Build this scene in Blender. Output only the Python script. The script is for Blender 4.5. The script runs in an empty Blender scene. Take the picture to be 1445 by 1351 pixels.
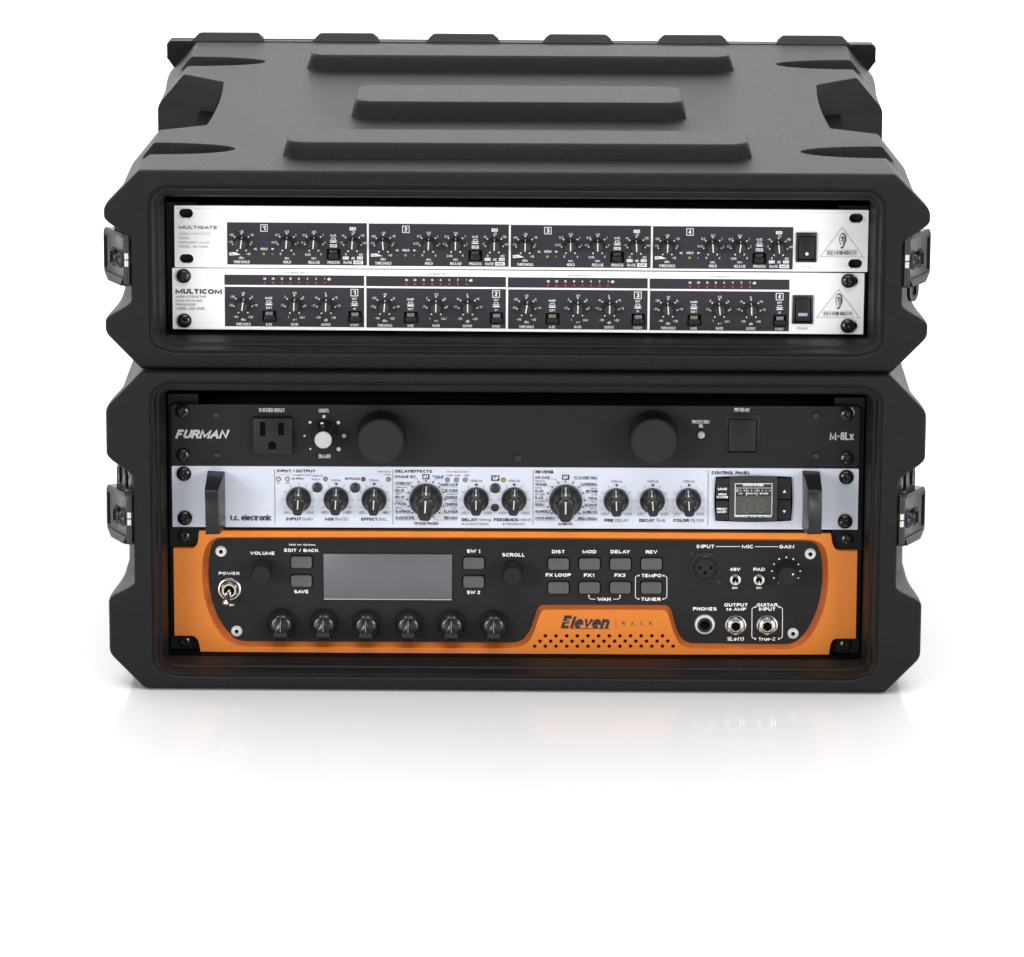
import bpy, bmesh, math, random
import numpy as np
from mathutils import Vector
from mathutils.geometry import tessellate_polygon, delaunay_2d_cdt
random.seed(4)
sc = bpy.context.scene
S = 0.001                                   # everything below is in millimetres

# ------------------------------------------------------------------ camera
FPX, PITCH, YAW, ROLL = 6973.36, 0.24481, -0.00595, 0.00434
CX, CY, CZ = 17.35, -3326.88, 985.87
cam_d = bpy.data.cameras.new('camera')
cam = bpy.data.objects.new('camera', cam_d)
sc.collection.objects.link(cam)
sc.camera = cam
cam_d.sensor_fit = 'HORIZONTAL'
cam_d.sensor_width = 36.0
cam_d.lens = FPX / 1445.0 * 36.0
cam_d.clip_start = 0.1
cam_d.clip_end = 100
from mathutils import Matrix
_R = Matrix.Rotation(-YAW, 3, 'Z') @ Matrix.Rotation(math.pi / 2 - PITCH, 3, 'X') @ Matrix.Rotation(ROLL, 3, 'Z')
cam.matrix_world = Matrix.Translation((CX * S, CY * S, CZ * S)) @ _R.to_4x4()

# ------------------------------------------------------------------ world, lamps, exposure
w = bpy.data.worlds.new('World')
sc.world = w
w.use_nodes = True
w.node_tree.nodes['Background'].inputs[0].default_value = (0.96, 0.97, 1.0, 1)
w.node_tree.nodes['Background'].inputs[1].default_value = 0.18
sc.view_settings.view_transform = 'Standard'
sc.view_settings.look = 'None'
sc.view_settings.exposure = 0.0
sc.view_settings.gamma = 1.0


def area(name, loc, target, sx, sy, power, col=(1, 1, 1)):
    d = bpy.data.lights.new(name, 'AREA')
    d.shape = 'RECTANGLE'
    d.size, d.size_y, d.energy, d.color = sx, sy, power, col
    o = bpy.data.objects.new(name, d)
    sc.collection.objects.link(o)
    o.location = loc
    o.rotation_euler = (Vector(target) - Vector(loc)).to_track_quat('-Z', 'Y').to_euler()
    return o


area('overhead_softbox', (0.0, 0.7, 2.4), (0, 0.5, 0), 3.4, 2.0, 56)
area('added_front_fill', (0.0, -1.3, 2.6), (0, -0.9, 0), 2.8, 1.6, 62)  # added fill lamp, evens out the floor just before the cases
area('added_backdrop_fill', (0.0, 1.1, 2.0), (0, 2.4, 0.7), 3.6, 0.8, 38)  # added unseen lamp, brightens the backdrop that the case top mirrors
area('front_left_softbox', (-2.3, -2.75, 0.72), (0, 0, 0.18), 1.5, 1.1, 74)
area('front_right_softbox', (2.45, -2.65, 0.72), (0, 0, 0.18), 1.3, 1.1, 66)
area('added_left_fill', (-2.4, 0.8, 1.0), (0, 0.3, 0.2), 1.2, 1.6, 12)  # added fill lamp in place of white surroundings, lightens the left chamfers
area('added_right_fill', (2.4, 0.8, 1.0), (0, 0.3, 0.2), 1.2, 1.6, 12)  # added fill lamp, does the same for the right chamfers


# ------------------------------------------------------------------ materials
def new_mat(name):
    m = bpy.data.materials.new(name)
    m.use_nodes = True
    nt = m.node_tree
    return m, nt, nt.nodes['Principled BSDF']


def mat(name, col, rough=0.5, metal=0.0, spec=0.5, bump=None, var=0.0, vscale=60.0, stretch=None, coat=0.0, rvar=0.0):
    """bump = (scale, distance in mm); var = colour mottling; stretch = xyz scale for brushed grain"""
    m, nt, b = new_mat(name)
    b.inputs['Base Color'].default_value = (*col, 1)
    b.inputs['Roughness'].default_value = rough
    b.inputs['Metallic'].default_value = metal
    b.inputs['Specular IOR Level'].default_value = spec
    b.inputs['Coat Weight'].default_value = coat
    tc = nt.nodes.new('ShaderNodeTexCoord')
    mp = nt.nodes.new('ShaderNodeMapping')
    nt.links.new(tc.outputs['Object'], mp.inputs['Vector'])
    if stretch:
        mp.inputs['Scale'].default_value = stretch
    if bump:
        n = nt.nodes.new('ShaderNodeTexNoise')
        n.inputs['Scale'].default_value = bump[0]
        n.inputs['Detail'].default_value = 3
        nt.links.new(mp.outputs['Vector'], n.inputs['Vector'])
        bp = nt.nodes.new('ShaderNodeBump')
        bp.inputs['Distance'].default_value = bump[1] * S
        bp.inputs['Strength'].default_value = 1
        nt.links.new(n.outputs['Fac'], bp.inputs['Height'])
        nt.links.new(bp.outputs['Normal'], b.inputs['Normal'])
    if var or rvar:
        n2 = nt.nodes.new('ShaderNodeTexNoise')
        n2.inputs['Scale'].default_value = vscale
        n2.inputs['Detail'].default_value = 5
        n2.inputs['Roughness'].default_value = 0.65
        nt.links.new(mp.outputs['Vector'], n2.inputs['Vector'])
        if var:
            r = nt.nodes.new('ShaderNodeMapRange')
            r.inputs['From Min'].default_value = 0.3
            r.inputs['From Max'].default_value = 0.7
            r.inputs['To Min'].default_value = 1 - var
            r.inputs['To Max'].default_value = 1 + var
            nt.links.new(n2.outputs['Fac'], r.inputs['Value'])
            h = nt.nodes.new('ShaderNodeVectorMath')
            h.operation = 'SCALE'
            h.inputs[0].default_value = col
            nt.links.new(r.outputs['Result'], h.inputs['Scale'])
            nt.links.new(h.outputs['Vector'], b.inputs['Base Color'])
        if rvar:
            r = nt.nodes.new('ShaderNodeMapRange')
            r.inputs['From Min'].default_value = 0.3
            r.inputs['From Max'].default_value = 0.7
            r.inputs['To Min'].default_value = max(0.02, rough - rvar)
            r.inputs['To Max'].default_value = min(1, rough + rvar)
            nt.links.new(n2.outputs['Fac'], r.inputs['Value'])
            nt.links.new(r.outputs['Result'], b.inputs['Roughness'])
    return m


M = {}
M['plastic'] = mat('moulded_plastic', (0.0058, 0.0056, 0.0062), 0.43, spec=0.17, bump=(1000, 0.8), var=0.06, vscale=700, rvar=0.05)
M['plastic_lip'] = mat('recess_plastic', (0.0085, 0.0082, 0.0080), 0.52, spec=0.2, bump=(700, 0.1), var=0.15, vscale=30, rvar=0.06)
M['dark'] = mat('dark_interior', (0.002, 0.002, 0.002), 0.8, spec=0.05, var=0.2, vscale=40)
M['rail'] = mat('rail_steel', (0.006, 0.006, 0.0065), 0.5, spec=0.2, bump=(500, 0.05), var=0.1)
M['latch'] = mat('black_latch_metal', (0.014, 0.014, 0.016), 0.3, metal=0.0, spec=0.4, bump=(400, 0.03), var=0.15, vscale=90, rvar=0.08)
M['pin'] = mat('bright_pin_steel', (0.55, 0.53, 0.48), 0.3, metal=0.8, bump=(300, 0.04))
M['white_panel'] = mat('white_painted_aluminium', (0.83, 0.83, 0.825), 0.42, bump=(160, 0.012), var=0.018, vscale=60, stretch=(0.15, 1, 6))
M['silver_panel'] = mat('brushed_silver_panel', (0.58, 0.615, 0.69), 0.36, metal=0.25, bump=(420, 0.012), var=0.05, vscale=140, stretch=(0.08, 1, 5))
M['black_panel'] = mat('brushed_black_panel', (0.012, 0.0122, 0.0135), 0.42, spec=0.2, bump=(300, 0.018), var=0.08, vscale=140, stretch=(0.06, 1, 5))
M['face_black'] = mat('satin_black_faceplate', (0.014, 0.0132, 0.0138), 0.5, spec=0.2, bump=(700, 0.03), var=0.07, vscale=60)
M['orange'] = mat('orange_anodised_aluminium', (0.68, 0.205, 0.033), 0.38, metal=0.3, spec=0.3, bump=(900, 0.03), var=0.035, vscale=250)
M['orange_edge'] = mat('orange_bevel', (0.50, 0.12, 0.022), 0.36, metal=0.35, bump=(700, 0.02), var=0.05)
M['field'] = mat('charcoal_print', (0.026, 0.024, 0.031), 0.45, spec=0.3, bump=(300, 0.008), var=0.05, vscale=120)
M['ink_white'] = mat('white_ink', (0.78, 0.78, 0.80), 0.5, var=0.03)
M['ink_black'] = mat('black_ink', (0.015, 0.014, 0.018), 0.5, var=0.03)
M['ink_grey'] = mat('faded_grey_ink', (0.33, 0.33, 0.34), 0.5, var=0.1, vscale=200)
M['ink_pale'] = mat('pale_worn_ink', (0.58, 0.58, 0.58), 0.5, var=0.1, vscale=200)
M['ink_mid'] = mat('mid_grey_ink', (0.16, 0.16, 0.18), 0.5, var=0.05)
M['ink_silver'] = mat('silver_ink', (0.52, 0.52, 0.52), 0.4, metal=0.2, var=0.03)
M['ink_warm'] = mat('ear_emblem_ink', (0.10, 0.085, 0.06), 0.4, var=0.5, vscale=500)
M['knob'] = mat('black_knob_plastic', (0.016, 0.0155, 0.015), 0.33, bump=(300, 0.02), var=0.1, vscale=90, rvar=0.07)
M['knob_gloss'] = mat('glossy_black_knob', (0.012, 0.0115, 0.011), 0.2, bump=(200, 0.02), rvar=0.06, vscale=60)
M['knob_matt'] = mat('soft_touch_knob', (0.013, 0.0122, 0.012), 0.55, spec=0.2, bump=(500, 0.03), var=0.1)
M['knob_brown'] = mat('smoky_black_knob', (0.022, 0.0205, 0.017), 0.28, bump=(240, 0.02), var=0.2, vscale=120, rvar=0.08)
M['pointer'] = mat('pointer_cream', (0.75, 0.73, 0.66), 0.45, var=0.04)
M['screw'] = mat('black_oxide_screw', (0.030, 0.028, 0.025), 0.2, metal=0.5, spec=0.8, bump=(300, 0.05), var=0.2, vscale=150)
M['handle'] = mat('satin_handle_plastic', (0.011, 0.0107, 0.0107), 0.36, spec=0.35, bump=(400, 0.03), var=0.1, rvar=0.05)
M['chrome'] = mat('nickel_plate', (0.72, 0.69, 0.62), 0.2, metal=1.0, bump=(200, 0.02), rvar=0.08, vscale=200)
M['steel'] = mat('dull_bare_steel', (0.78, 0.78, 0.76), 0.35, metal=0.6, bump=(200, 0.02), rvar=0.08, vscale=200)
M['cap'] = mat('spun_silver_cap', (0.42, 0.42, 0.42), 0.4, metal=0.2, var=0.06, vscale=300)
M['switch'] = mat('black_switch_plastic', (0.013, 0.013, 0.014), 0.38, bump=(300, 0.02), var=0.1, rvar=0.06)
M['switch_panel'] = mat('charcoal_rocker', (0.017, 0.0155, 0.0155), 0.45, spec=0.2, bump=(300, 0.02), var=0.08)
M['button_grey'] = mat('translucent_grey_button', (0.075, 0.073, 0.068), 0.28, bump=(200, 0.02), var=0.06, vscale=90)
M['button_black'] = mat('black_rubber_button', (0.015, 0.015, 0.014), 0.4, bump=(200, 0.02), var=0.1)
M['led_red'] = mat('unlit_red_led', (0.24, 0.028, 0.028), 0.25, var=0.1, vscale=300)
M['led_dkred'] = mat('dark_red_led', (0.10, 0.022, 0.02), 0.25, var=0.1, vscale=300)
M['led_yellow'] = mat('unlit_yellow_led', (0.33, 0.27, 0.05), 0.25, var=0.1, vscale=300)
M['led_green'] = mat('unlit_green_led', (0.16, 0.30, 0.15), 0.22, var=0.1, vscale=300)
M['led_dkgreen'] = mat('dark_green_led', (0.05, 0.14, 0.08), 0.25, var=0.1, vscale=300)
M['led_clear'] = mat('clear_cream_led', (0.52, 0.47, 0.38), 0.2, var=0.1, vscale=300)
M['lamp_olive'] = mat('olive_lamp_window', (0.14, 0.145, 0.10), 0.3, var=0.1, vscale=300)
M['lamp_teal'] = mat('teal_lamp_window', (0.12, 0.18, 0.18), 0.3, var=0.1, vscale=300)
M['lamp_blue'] = mat('pale_blue_lamp_window', (0.28, 0.36, 0.50), 0.3, var=0.05)
M['lamp_dark'] = mat('dark_lamp_window', (0.02, 0.035, 0.028), 0.3, var=0.1)
M['lcd'] = mat('blank_grey_lcd', (0.105, 0.107, 0.116), 0.35, bump=(60, 0.01), var=0.04, vscale=18)
M['lcd_olive'] = mat('olive_digit_window', (0.052, 0.058, 0.045), 0.25, var=0.05)
M['lcd_digit'] = mat('faint_digit_segment', (0.085, 0.095, 0.070), 0.3, var=0.05)


# ------------------------------------------------------------------ object helpers
def link(o, parent=None):
    sc.collection.objects.link(o)
    if parent is not None:
        o.parent = parent
    return o


def empty(name, loc, label, cat, group=None):
    o = bpy.data.objects.new(name, None)
    o.empty_display_size = 0.05
    o.location = [c * S for c in loc]
    sc.collection.objects.link(o)
    o['label'], o['category'] = label, cat
    if group:
        o['group'] = group
    return o


def from_arrays(name, verts, faces, m, parent=None, smooth=30, loc=(0, 0, 0), mats=None, midx=None):
    me = bpy.data.meshes.new(name)
    me.from_pydata(verts, [], faces)
    for mm in (mats or [m]):
        me.materials.append(mm)
    if midx is not None:
        me.polygons.foreach_set('material_index', midx)
    if smooth:
        me.polygons.foreach_set('use_smooth', [True] * len(me.polygons))
        me.set_sharp_from_angle(angle=math.radians(smooth))
    me.update()
    o = bpy.data.objects.new(name, me)
    o.location = loc
    return link(o, parent)


class MB:
    """mesh collector in panel space: u right, v up, w out of the panel toward the viewer (mm)"""

    def __init__(s):
        s.v, s.f = [], []

    def add(s, pts, faces):
        n = len(s.v)
        s.v.extend(pts)
        s.f.extend([tuple(i + n for i in f) for f in faces])

    def box(s, u0, u1, v0, v1, w0, w1):
        p = [(u, v, w_) for w_ in (w0, w1) for v in (v0, v1) for u in (u0, u1)]
        s.add(p, [(0, 1, 3, 2), (4, 6, 7, 5), (0, 4, 5, 1), (1, 5, 7, 3), (3, 7, 6, 2), (2, 6, 4, 0)])

    def quad(s, a, b, c, d):
        s.add([a, b, c, d], [(0, 1, 2, 3)])

    def lathe(s, prof, seg=32, cu=0, cv=0, fn=None):
        n = len(prof)
        pts = []
        for i in range(seg):
            a = 2 * math.pi * i / seg
            k = fn(i) if fn else 1
            for (r, w_) in prof:
                pts.append((cu + r * k * math.sin(a), cv + r * k * math.cos(a), w_))
        fs = []
        for i in range(seg):
            j = (i + 1) % seg
            for q in range(n - 1):
                fs.append((i * n + q, j * n + q, j * n + q + 1, i * n + q + 1))
        if prof[-1][0] > 1e-6:
            fs.append(tuple(i * n + n - 1 for i in range(seg)))
        s.add(pts, fs)

    def prism(s, out, w0, w1, holes=()):
        loops = [list(out)] + [list(h) for h in holes]
        flat = [p for lp in loops for p in lp]
        if holes:
            ed, st = [], 0
            for lp in loops:
                ed += [(st + i, st + (i + 1) % len(lp)) for i in range(len(lp))]
                st += len(lp)
            r = delaunay_2d_cdt([Vector(p[:2]) for p in flat], ed, [], 0, 1e-7)
            back = [o[0] if o else min(range(len(flat)), key=lambda i: (flat[i][0] - r[0][k][0]) ** 2 + (flat[i][1] - r[0][k][1]) ** 2) for k, o in enumerate(r[3])]

            def inside(x, y, lp):
                c = False
                for (ax, ay), (bx, by) in zip(lp, lp[1:] + lp[:1]):
                    if (ay > y) != (by > y) and x < (bx - ax) * (y - ay) / (by - ay) + ax:
                        c = not c
                return c
            tri = []
            for f in r[2]:
                t = tuple(back[i] for i in f)
                cx = sum(flat[i][0] for i in t) / len(t)
                cy = sum(flat[i][1] for i in t) / len(t)
                if inside(cx, cy, [tuple(q[:2]) for q in loops[0]]) and not any(inside(cx, cy, [tuple(q[:2]) for q in h]) for h in loops[1:]):
                    tri.append(t)
        else:
            tri = tessellate_polygon([[Vector((p[0], p[1], 0)) for p in lp] for lp in loops])
        n = len(flat)
        pts = [(p[0], p[1], w1) for p in flat] + [(p[0], p[1], w0) for p in flat]
        fs = [tuple(t) for t in tri] + [tuple(i + n for i in t)[::-1] for t in tri]
        st = 0
        for lp in loops:
            L = len(lp)
            for i in range(L):
                j = (i + 1) % L
                fs.append((st + i, st + j, st + j + n, st + i + n))
            st += L
        s.add(pts, fs)

    def tube(s, path, rad, seg=10):
        """path of (u,v,w) with radius list"""
        rings = []
        for i, p in enumerate(path):
            a = Vector(path[max(0, i - 1)])
            b = Vector(path[min(len(path) - 1, i + 1)])
            t = (b - a).normalized()
            x = t.orthogonal().normalized()
            y = t.cross(x)
            r = rad[i] if isinstance(rad, (list, tuple)) else rad
            rings.append([tuple(Vector(p) + x * r * math.cos(q) + y * r * math.sin(q)) for q in [2 * math.pi * k / seg for k in range(seg)]])
        # keep rings aligned
        pts = [p for r_ in rings for p in r_]
        fs = []
        for i in range(len(path) - 1):
            for k in range(seg):
                l = (k + 1) % seg
                fs.append((i * seg + k, i * seg + l, (i + 1) * seg + l, (i + 1) * seg + k))
        fs.append(tuple(range(seg)))
        fs.append(tuple((len(path) - 1) * seg + k for k in range(seg)))
        s.add(pts, fs)

    def build(s, name, m, parent=None, at=(0, 0, 0), bevel=0, smooth=35, bseg=2, recalc=True):
        """at = (u,v,w) origin of the new object inside the parent; geometry is given relative to it"""
        me = bpy.data.meshes.new(name)
        me.from_pydata([(p[0] * S, -p[2] * S, p[1] * S) for p in s.v], [], s.f)
        me.materials.append(m)
        if bevel or recalc:
            bm = bmesh.new()
            bm.from_mesh(me)
            if bevel:
                bmesh.ops.remove_doubles(bm, verts=bm.verts, dist=1e-7)
                ed = [e for e in bm.edges if len(e.link_faces) == 2 and e.calc_face_angle(0) > 0.5]
                bmesh.ops.bevel(bm, geom=ed, offset=bevel * S, segments=bseg, affect='EDGES', profile=0.5, clamp_overlap=True)
            bmesh.ops.recalc_face_normals(bm, faces=bm.faces)
            bm.to_mesh(me)
            bm.free()
        if smooth:
            me.polygons.foreach_set('use_smooth', [True] * len(me.polygons))
            me.set_sharp_from_angle(angle=math.radians(smooth))
        o = bpy.data.objects.new(name, me)
        o.location = (at[0] * S, -at[2] * S, at[1] * S)
        return link(o, parent)


def place(o, at, parent, ang=0.0, scale=1.0):
    """copy a part and its sub-parts"""
    c = o.copy()
    sc.collection.objects.link(c)
    c.parent = parent
    c.location = (at[0] * S, -at[2] * S, at[1] * S)
    c.rotation_euler = (0, math.radians(ang), 0)
    c.scale = (scale, scale, scale)
    for ch in o.children:
        d = ch.copy()
        sc.collection.objects.link(d)
        d.parent = c
    return c


PROTO = {}


def put(kind, at, parent, ang=0.0, scale=1.0):
    if kind not in PROTO:
        o = BUILD[kind](parent)
        PROTO[kind] = o
        o.location = (at[0] * S, -at[2] * S, at[1] * S)
        o.rotation_euler = (0, math.radians(ang), 0)
        o.scale = (scale,) * 3
        return o
    return place(PROTO[kind], at, parent, ang, scale)


# ------------------------------------------------------------------ small parts
def b_screw(parent):
    m = MB()
    seg, R = 48, [0, .5, 1.0, 1.5, 2.0, 2.5, 2.9, 3.3, 4.0, 4.5, 4.85, 5.0]
    pts, fs = [], []
    for r in R:
        for k in range(seg):
            a = 2 * math.pi * k / seg
            u, v = r * math.sin(a), r * math.cos(a)
            h = 3.0 * math.sqrt(max(0, 1 - (r / 5.15) ** 2)) + 0.4
            if r <= 2.9 and (abs(u) < .62 or abs(v) < .62) and r < 2.9:
                h -= 1.9 * (1 - r / 4.5)
            pts.append((u, v, h))
    for i in range(len(R) - 1):
        for k in range(seg):
            l = (k + 1) % seg
            fs.append((i * seg + k, i * seg + l, (i + 1) * seg + l, (i + 1) * seg + k))
    n = len(pts)
    for k in range(seg):
        a = 2 * math.pi * k / seg
        pts.append((5.0 * math.sin(a), 5.0 * math.cos(a), 0))
    for k in range(seg):
        l = (k + 1) % seg
        fs.append(((len(R) - 1) * seg + k, (len(R) - 1) * seg + l, n + l, n + k))
    m.add(pts, fs)
    return m.build('rack_screw', M['screw'], parent, smooth=50)


def b_small_screw(parent):
    m = MB()
    m.lathe([(2.7, 0), (2.7, .5), (2.3, 1.0), (1.3, 1.1), (1.2, .2), (0, .2)], 24)
    return m.build('panel_screw', M['screw'], parent)


def b_silver_screw(parent):
    m = MB()
    m.lathe([(3.4, 0), (3.4, 1.2), (3.1, 1.7), (1.7, 1.8)], 32)
    m.f.pop()
    m.lathe([(1.7, 1.8), (1.6, .5), (0, .4)], 6)
    m.lathe([(3.9, -0.5), (3.9, .25), (3.3, .25)], 32)
    m.f.pop()
    o = m.build('cap_screw', M['steel'], parent, smooth=40)
    d = MB()
    d.lathe([(1.35, .9), (0, .9)], 6)
    d.build('hex_recess', M['dark'], o)
    return o


def b_tiny_knob(parent):
    m = MB()
    m.lathe([(4.7, 0), (4.7, .8), (4.3, 1.2), (3.75, 9.0), (3.4, 9.6), (0, 9.6)], 36, fn=lambda i: 1.0 + .018 * (i % 2))
    o = m.build('control_knob', M['knob_brown'], parent)
    p = MB()
    p.quad((-.36, 3.45, 9.68), (.36, 3.45, 9.68), (.36, -2.4, 9.68), (-.36, -2.4, 9.68))
    p.quad((-.36, 3.50, 9.68), (.36, 3.50, 9.68), (.4, 4.55, 1.3), (-.4, 4.55, 1.3))
    p.build('pointer_line', M['pointer'], o, smooth=0, recalc=False)
    return o


def fin_knob(parent, mt, line=True):
    m = MB()
    m.lathe([(9.0, 0), (9.0, 2.2), (8.6, 3.6), (7.9, 4.6), (7.2, 5.4), (6.4, 6.4), (5.4, 8.6), (4.6, 10.2), (3.2, 11.2), (0, 11.4)], 48)
    # central fin: side profile in (v,w) with a width that narrows towards the ridge
    prof = [(8.7, 2.4), (8.2, 5.4), (6.0, 9.0), (1.0, 11.8), (-4.0, 13.8), (-7.4, 14.0), (-8.6, 12.6), (-8.9, 3.0)]
    wid = [1.4, 1.6, 2.3, 3.4, 4.0, 3.1, 2.3, 3.0]
    base = [(v, 1.0) for v, _ in prof]
    pts = []
    for (v, w_), t in zip(prof, wid):
        pts += [(-t * 1.2 - .5, v, 1.5), (-t, v, w_ - .8), (-t * .84, v, w_), (t * .84, v, w_), (t, v, w_ - .8), (t * 1.2 + .5, v, 1.5)]
    fs = []
    for i in range(len(prof) - 1):
        for k in range(5):
            fs.append((i * 6 + k, i * 6 + k + 1, (i + 1) * 6 + k + 1, (i + 1) * 6 + k))
    fs.append(tuple(range(6)))
    n = (len(prof) - 1) * 6
    fs.append(tuple(n + k for k in range(6)))
    m.add(pts, fs)
    o = m.build('selector_knob', mt, parent, smooth=42)
    if line:
        p = MB()
        ln = prof[:5]
        for (a, b) in zip(ln[:-1], ln[1:]):
            p.quad((-.42, a[0], a[1] + .1), (.42, a[0], a[1] + .1), (.42, b[0], b[1] + .1), (-.42, b[0], b[1] + .1))
        p.build('pointer_line', M['ink_silver'], o, smooth=0, recalc=False)
    return o


def b_wedge_knob(parent):
    """glossy encoder: fluted skirt, domed body and a raised wedge with sharp shoulders"""
    m = MB()
    m.lathe([(10.4, 0), (10.4, 1.6), (10.0, 3.0), (9.2, 6.0), (8.4, 8.6), (7.4, 10.0), (5.6, 10.8), (0, 11.2)], 60, fn=lambda i: (1, .995, .975, .995)[i % 4])
    prof = [(9.0, 6.2), (7.6, 10.2), (5.0, 12.4), (1.6, 13.6), (-3.0, 14.6), (-7.0, 15.2), (-9.2, 14.2), (-9.6, 6.0)]
    wid = [.7, .8, 1.0, 1.5, 4.6, 5.4, 5.0, 5.8]
    pts = []
    for (v, w_), t in zip(prof, wid):
        pts += [(-t * 1.1 - .4, v, 4), (-t, v - (1.0 if t > 4 else 0), w_ - 1.6), (-t * .9, v, w_ - .3), (0, v, w_ + .25), (t * .9, v, w_ - .3), (t, v - (1.0 if t > 4 else 0), w_ - 1.6), (t * 1.1 + .4, v, 4)]
    fs = []
    for i in range(len(prof) - 1):
        for k in range(6):
            fs.append((i * 7 + k, i * 7 + k + 1, (i + 1) * 7 + k + 1, (i + 1) * 7 + k))
    fs.append(tuple(range(7)))
    n = (len(prof) - 1) * 7
    fs.append(tuple(n + k for k in range(7)))
    m.add(pts, fs)
    o = m.build('selector_knob', M['knob_gloss'], parent, smooth=38)
    p = MB()
    for (a, b) in (((5.0, 12.7), (1.6, 13.9)), ((1.6, 13.9), (-3.0, 14.95))):
        p.quad((-.3, a[0], a[1]), (.3, a[0], a[1]), (.3, b[0], b[1]), (-.3, b[0], b[1]))
    p.build('pointer_line', M['ink_mid'], o, smooth=0, recalc=False)
    return o


def b_knurled(parent):
    m = MB()
    m.lathe([(7.3, 0), (7.2, 1.0), (6.9, 17.0), (6.4, 18.0), (0, 18.0)], 72, fn=lambda i: (1.0, .985, .945, .985)[i % 4])
    return m.build('encoder_knob', M['knob_matt'], parent, smooth=25)


def b_led(mt, r=1.15):
    def f(parent):
        m = MB()
        m.lathe([(r, 0), (r, .5), (r * .8, 1.0), (r * .4, 1.3), (0, 1.35)], 16)
        return m.build('led', M[mt], parent, smooth=60)
    return f


def b_led_bezel(mt):
    def f(parent):
        m = MB()
        m.lathe([(1.25, 0), (1.2, .6), (.9, 1.1), (.4, 1.4), (0, 1.45)], 18)
        o = m.build('led', M[mt], parent, smooth=60)
        q = MB()
        q.lathe([(1.75, 0), (1.75, .35), (1.3, .35), (1.3, .1)], 20)
        q.f.pop()
        q.build('bezel', M['ink_mid'], o)
        return o
    return f


def b_round_button(parent):
    m = MB()
    m.lathe([(3.5, 0), (3.5, 1.4), (3.1, 1.9), (1.5, 2.1), (0, 2.1)], 28)
    return m.build('push_button', M['button_black'], parent, smooth=50)


def b_grey_button(parent):
    m = MB()
    m.prism(rrect(-7.2, 7.2, -4.15, 4.15, 1.6), 0, 1.9)
    o = m.build('push_button', M['button_grey'], parent, bevel=.45, smooth=40)
    q = MB()
    q.prism(rrect(-7.9, 7.9, -4.85, 4.85, 2.0), -.05, .14)
    q.build('button_surround', M['dark'], o)
    return o


def b_toggle(parent, big=False):
    s_ = 1.0
    m = MB()
    m.lathe([(4.25, 0), (4.25, .9), (3.9, 1.4), (3.3, 1.5), (3.2, 2.6), (2.3, 2.8), (2.1, 1.6)], 28)
    m.f.pop()
    o = m.build('toggle_switch', M['chrome'], parent)
    d = MB()
    d.lathe([(2.2, 1.5), (0, 1.4)], 20)
    d.build('bushing', M['dark'], o)
    l = MB()
    l.tube([(0, 0, 1.4), (0, -.8, 3.6), (.1, -1.6, 5.8), (.1, -1.9, 6.8), (.1, -2.0, 7.3)], [.9, 1.0, 1.25, 1.2, .5], 12)
    l.build('lever', M['chrome'], o, smooth=60)
    return o


def rrect(u0, u1, v0, v1, r, n=5):
    pts = []
    for (cu, cv, a0) in ((u1 - r, v1 - r, 0), (u0 + r, v1 - r, 90), (u0 + r, v0 + r, 180), (u1 - r, v0 + r, 270)):
        for k in range(n + 1):
            a = math.radians(a0 + 90 * k / n)
            pts.append((cu + r * math.cos(a), cv + r * math.sin(a)))
    return pts


def circ(cu, cv, r, n=20):
    return [(cu + r * math.cos(2 * math.pi * k / n), cv + r * math.sin(2 * math.pi * k / n)) for k in range(n)]


def oblong(cu, cv, hl, r, n=10):
    pts = []
    for k in range(n + 1):
        a = math.radians(-90 + 180 * k / n)
        pts.append((cu + hl + r * math.cos(a), cv + r * math.sin(a)))
    for k in range(n + 1):
        a = math.radians(90 + 180 * k / n)
        pts.append((cu - hl + r * math.cos(a), cv + r * math.sin(a)))
    return pts


def b_jack(parent):
    m = MB()
    m.lathe([(7.4, 0), (7.4, .5), (6.6, .7)], 36)
    m.f.pop()
    m.lathe([(7.0, .5), (7.0, 1.9), (6.4, 2.4), (5.1, 2.4), (5.0, 3.0), (3.5, 3.2), (3.15, 2.2), (3.1, -4)], 6)
    m.f.pop()
    o = m.build('jack_socket', M['chrome'], parent, smooth=30)
    c = MB()
    c.lathe([(5.2, 2.3), (5.1, 3.6), (4.5, 4.0), (3.4, 3.9), (3.2, 3.2), (3.1, -4)], 32)
    c.f.pop()
    c.build('collar', M['chrome'], o, smooth=50)
    d = MB()
    d.lathe([(3.2, 1.2), (0, 1.0)], 24)
    d.build('bore', M['dark'], o)
    return o


def b_black_jack(parent):
    m = MB()
    m.lathe([(7.3, 0), (7.3, 1.0), (6.8, 1.8), (5.4, 2.0)], 36)
    m.f.pop()
    o = m.build('jack_socket', M['steel'], parent, smooth=40)
    c = MB()
    c.lathe([(5.4, 1.8), (5.3, 2.6), (4.8, 3.0), (3.7, 2.8), (3.3, 1.2)], 32)
    c.f.pop()
    c.build('collar', M['switch'], o, smooth=50)
    d = MB()
    d.lathe([(3.4, 1.3), (0, 1.1)], 24)
    d.build('bore', M['dark'], o)
    return o


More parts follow.
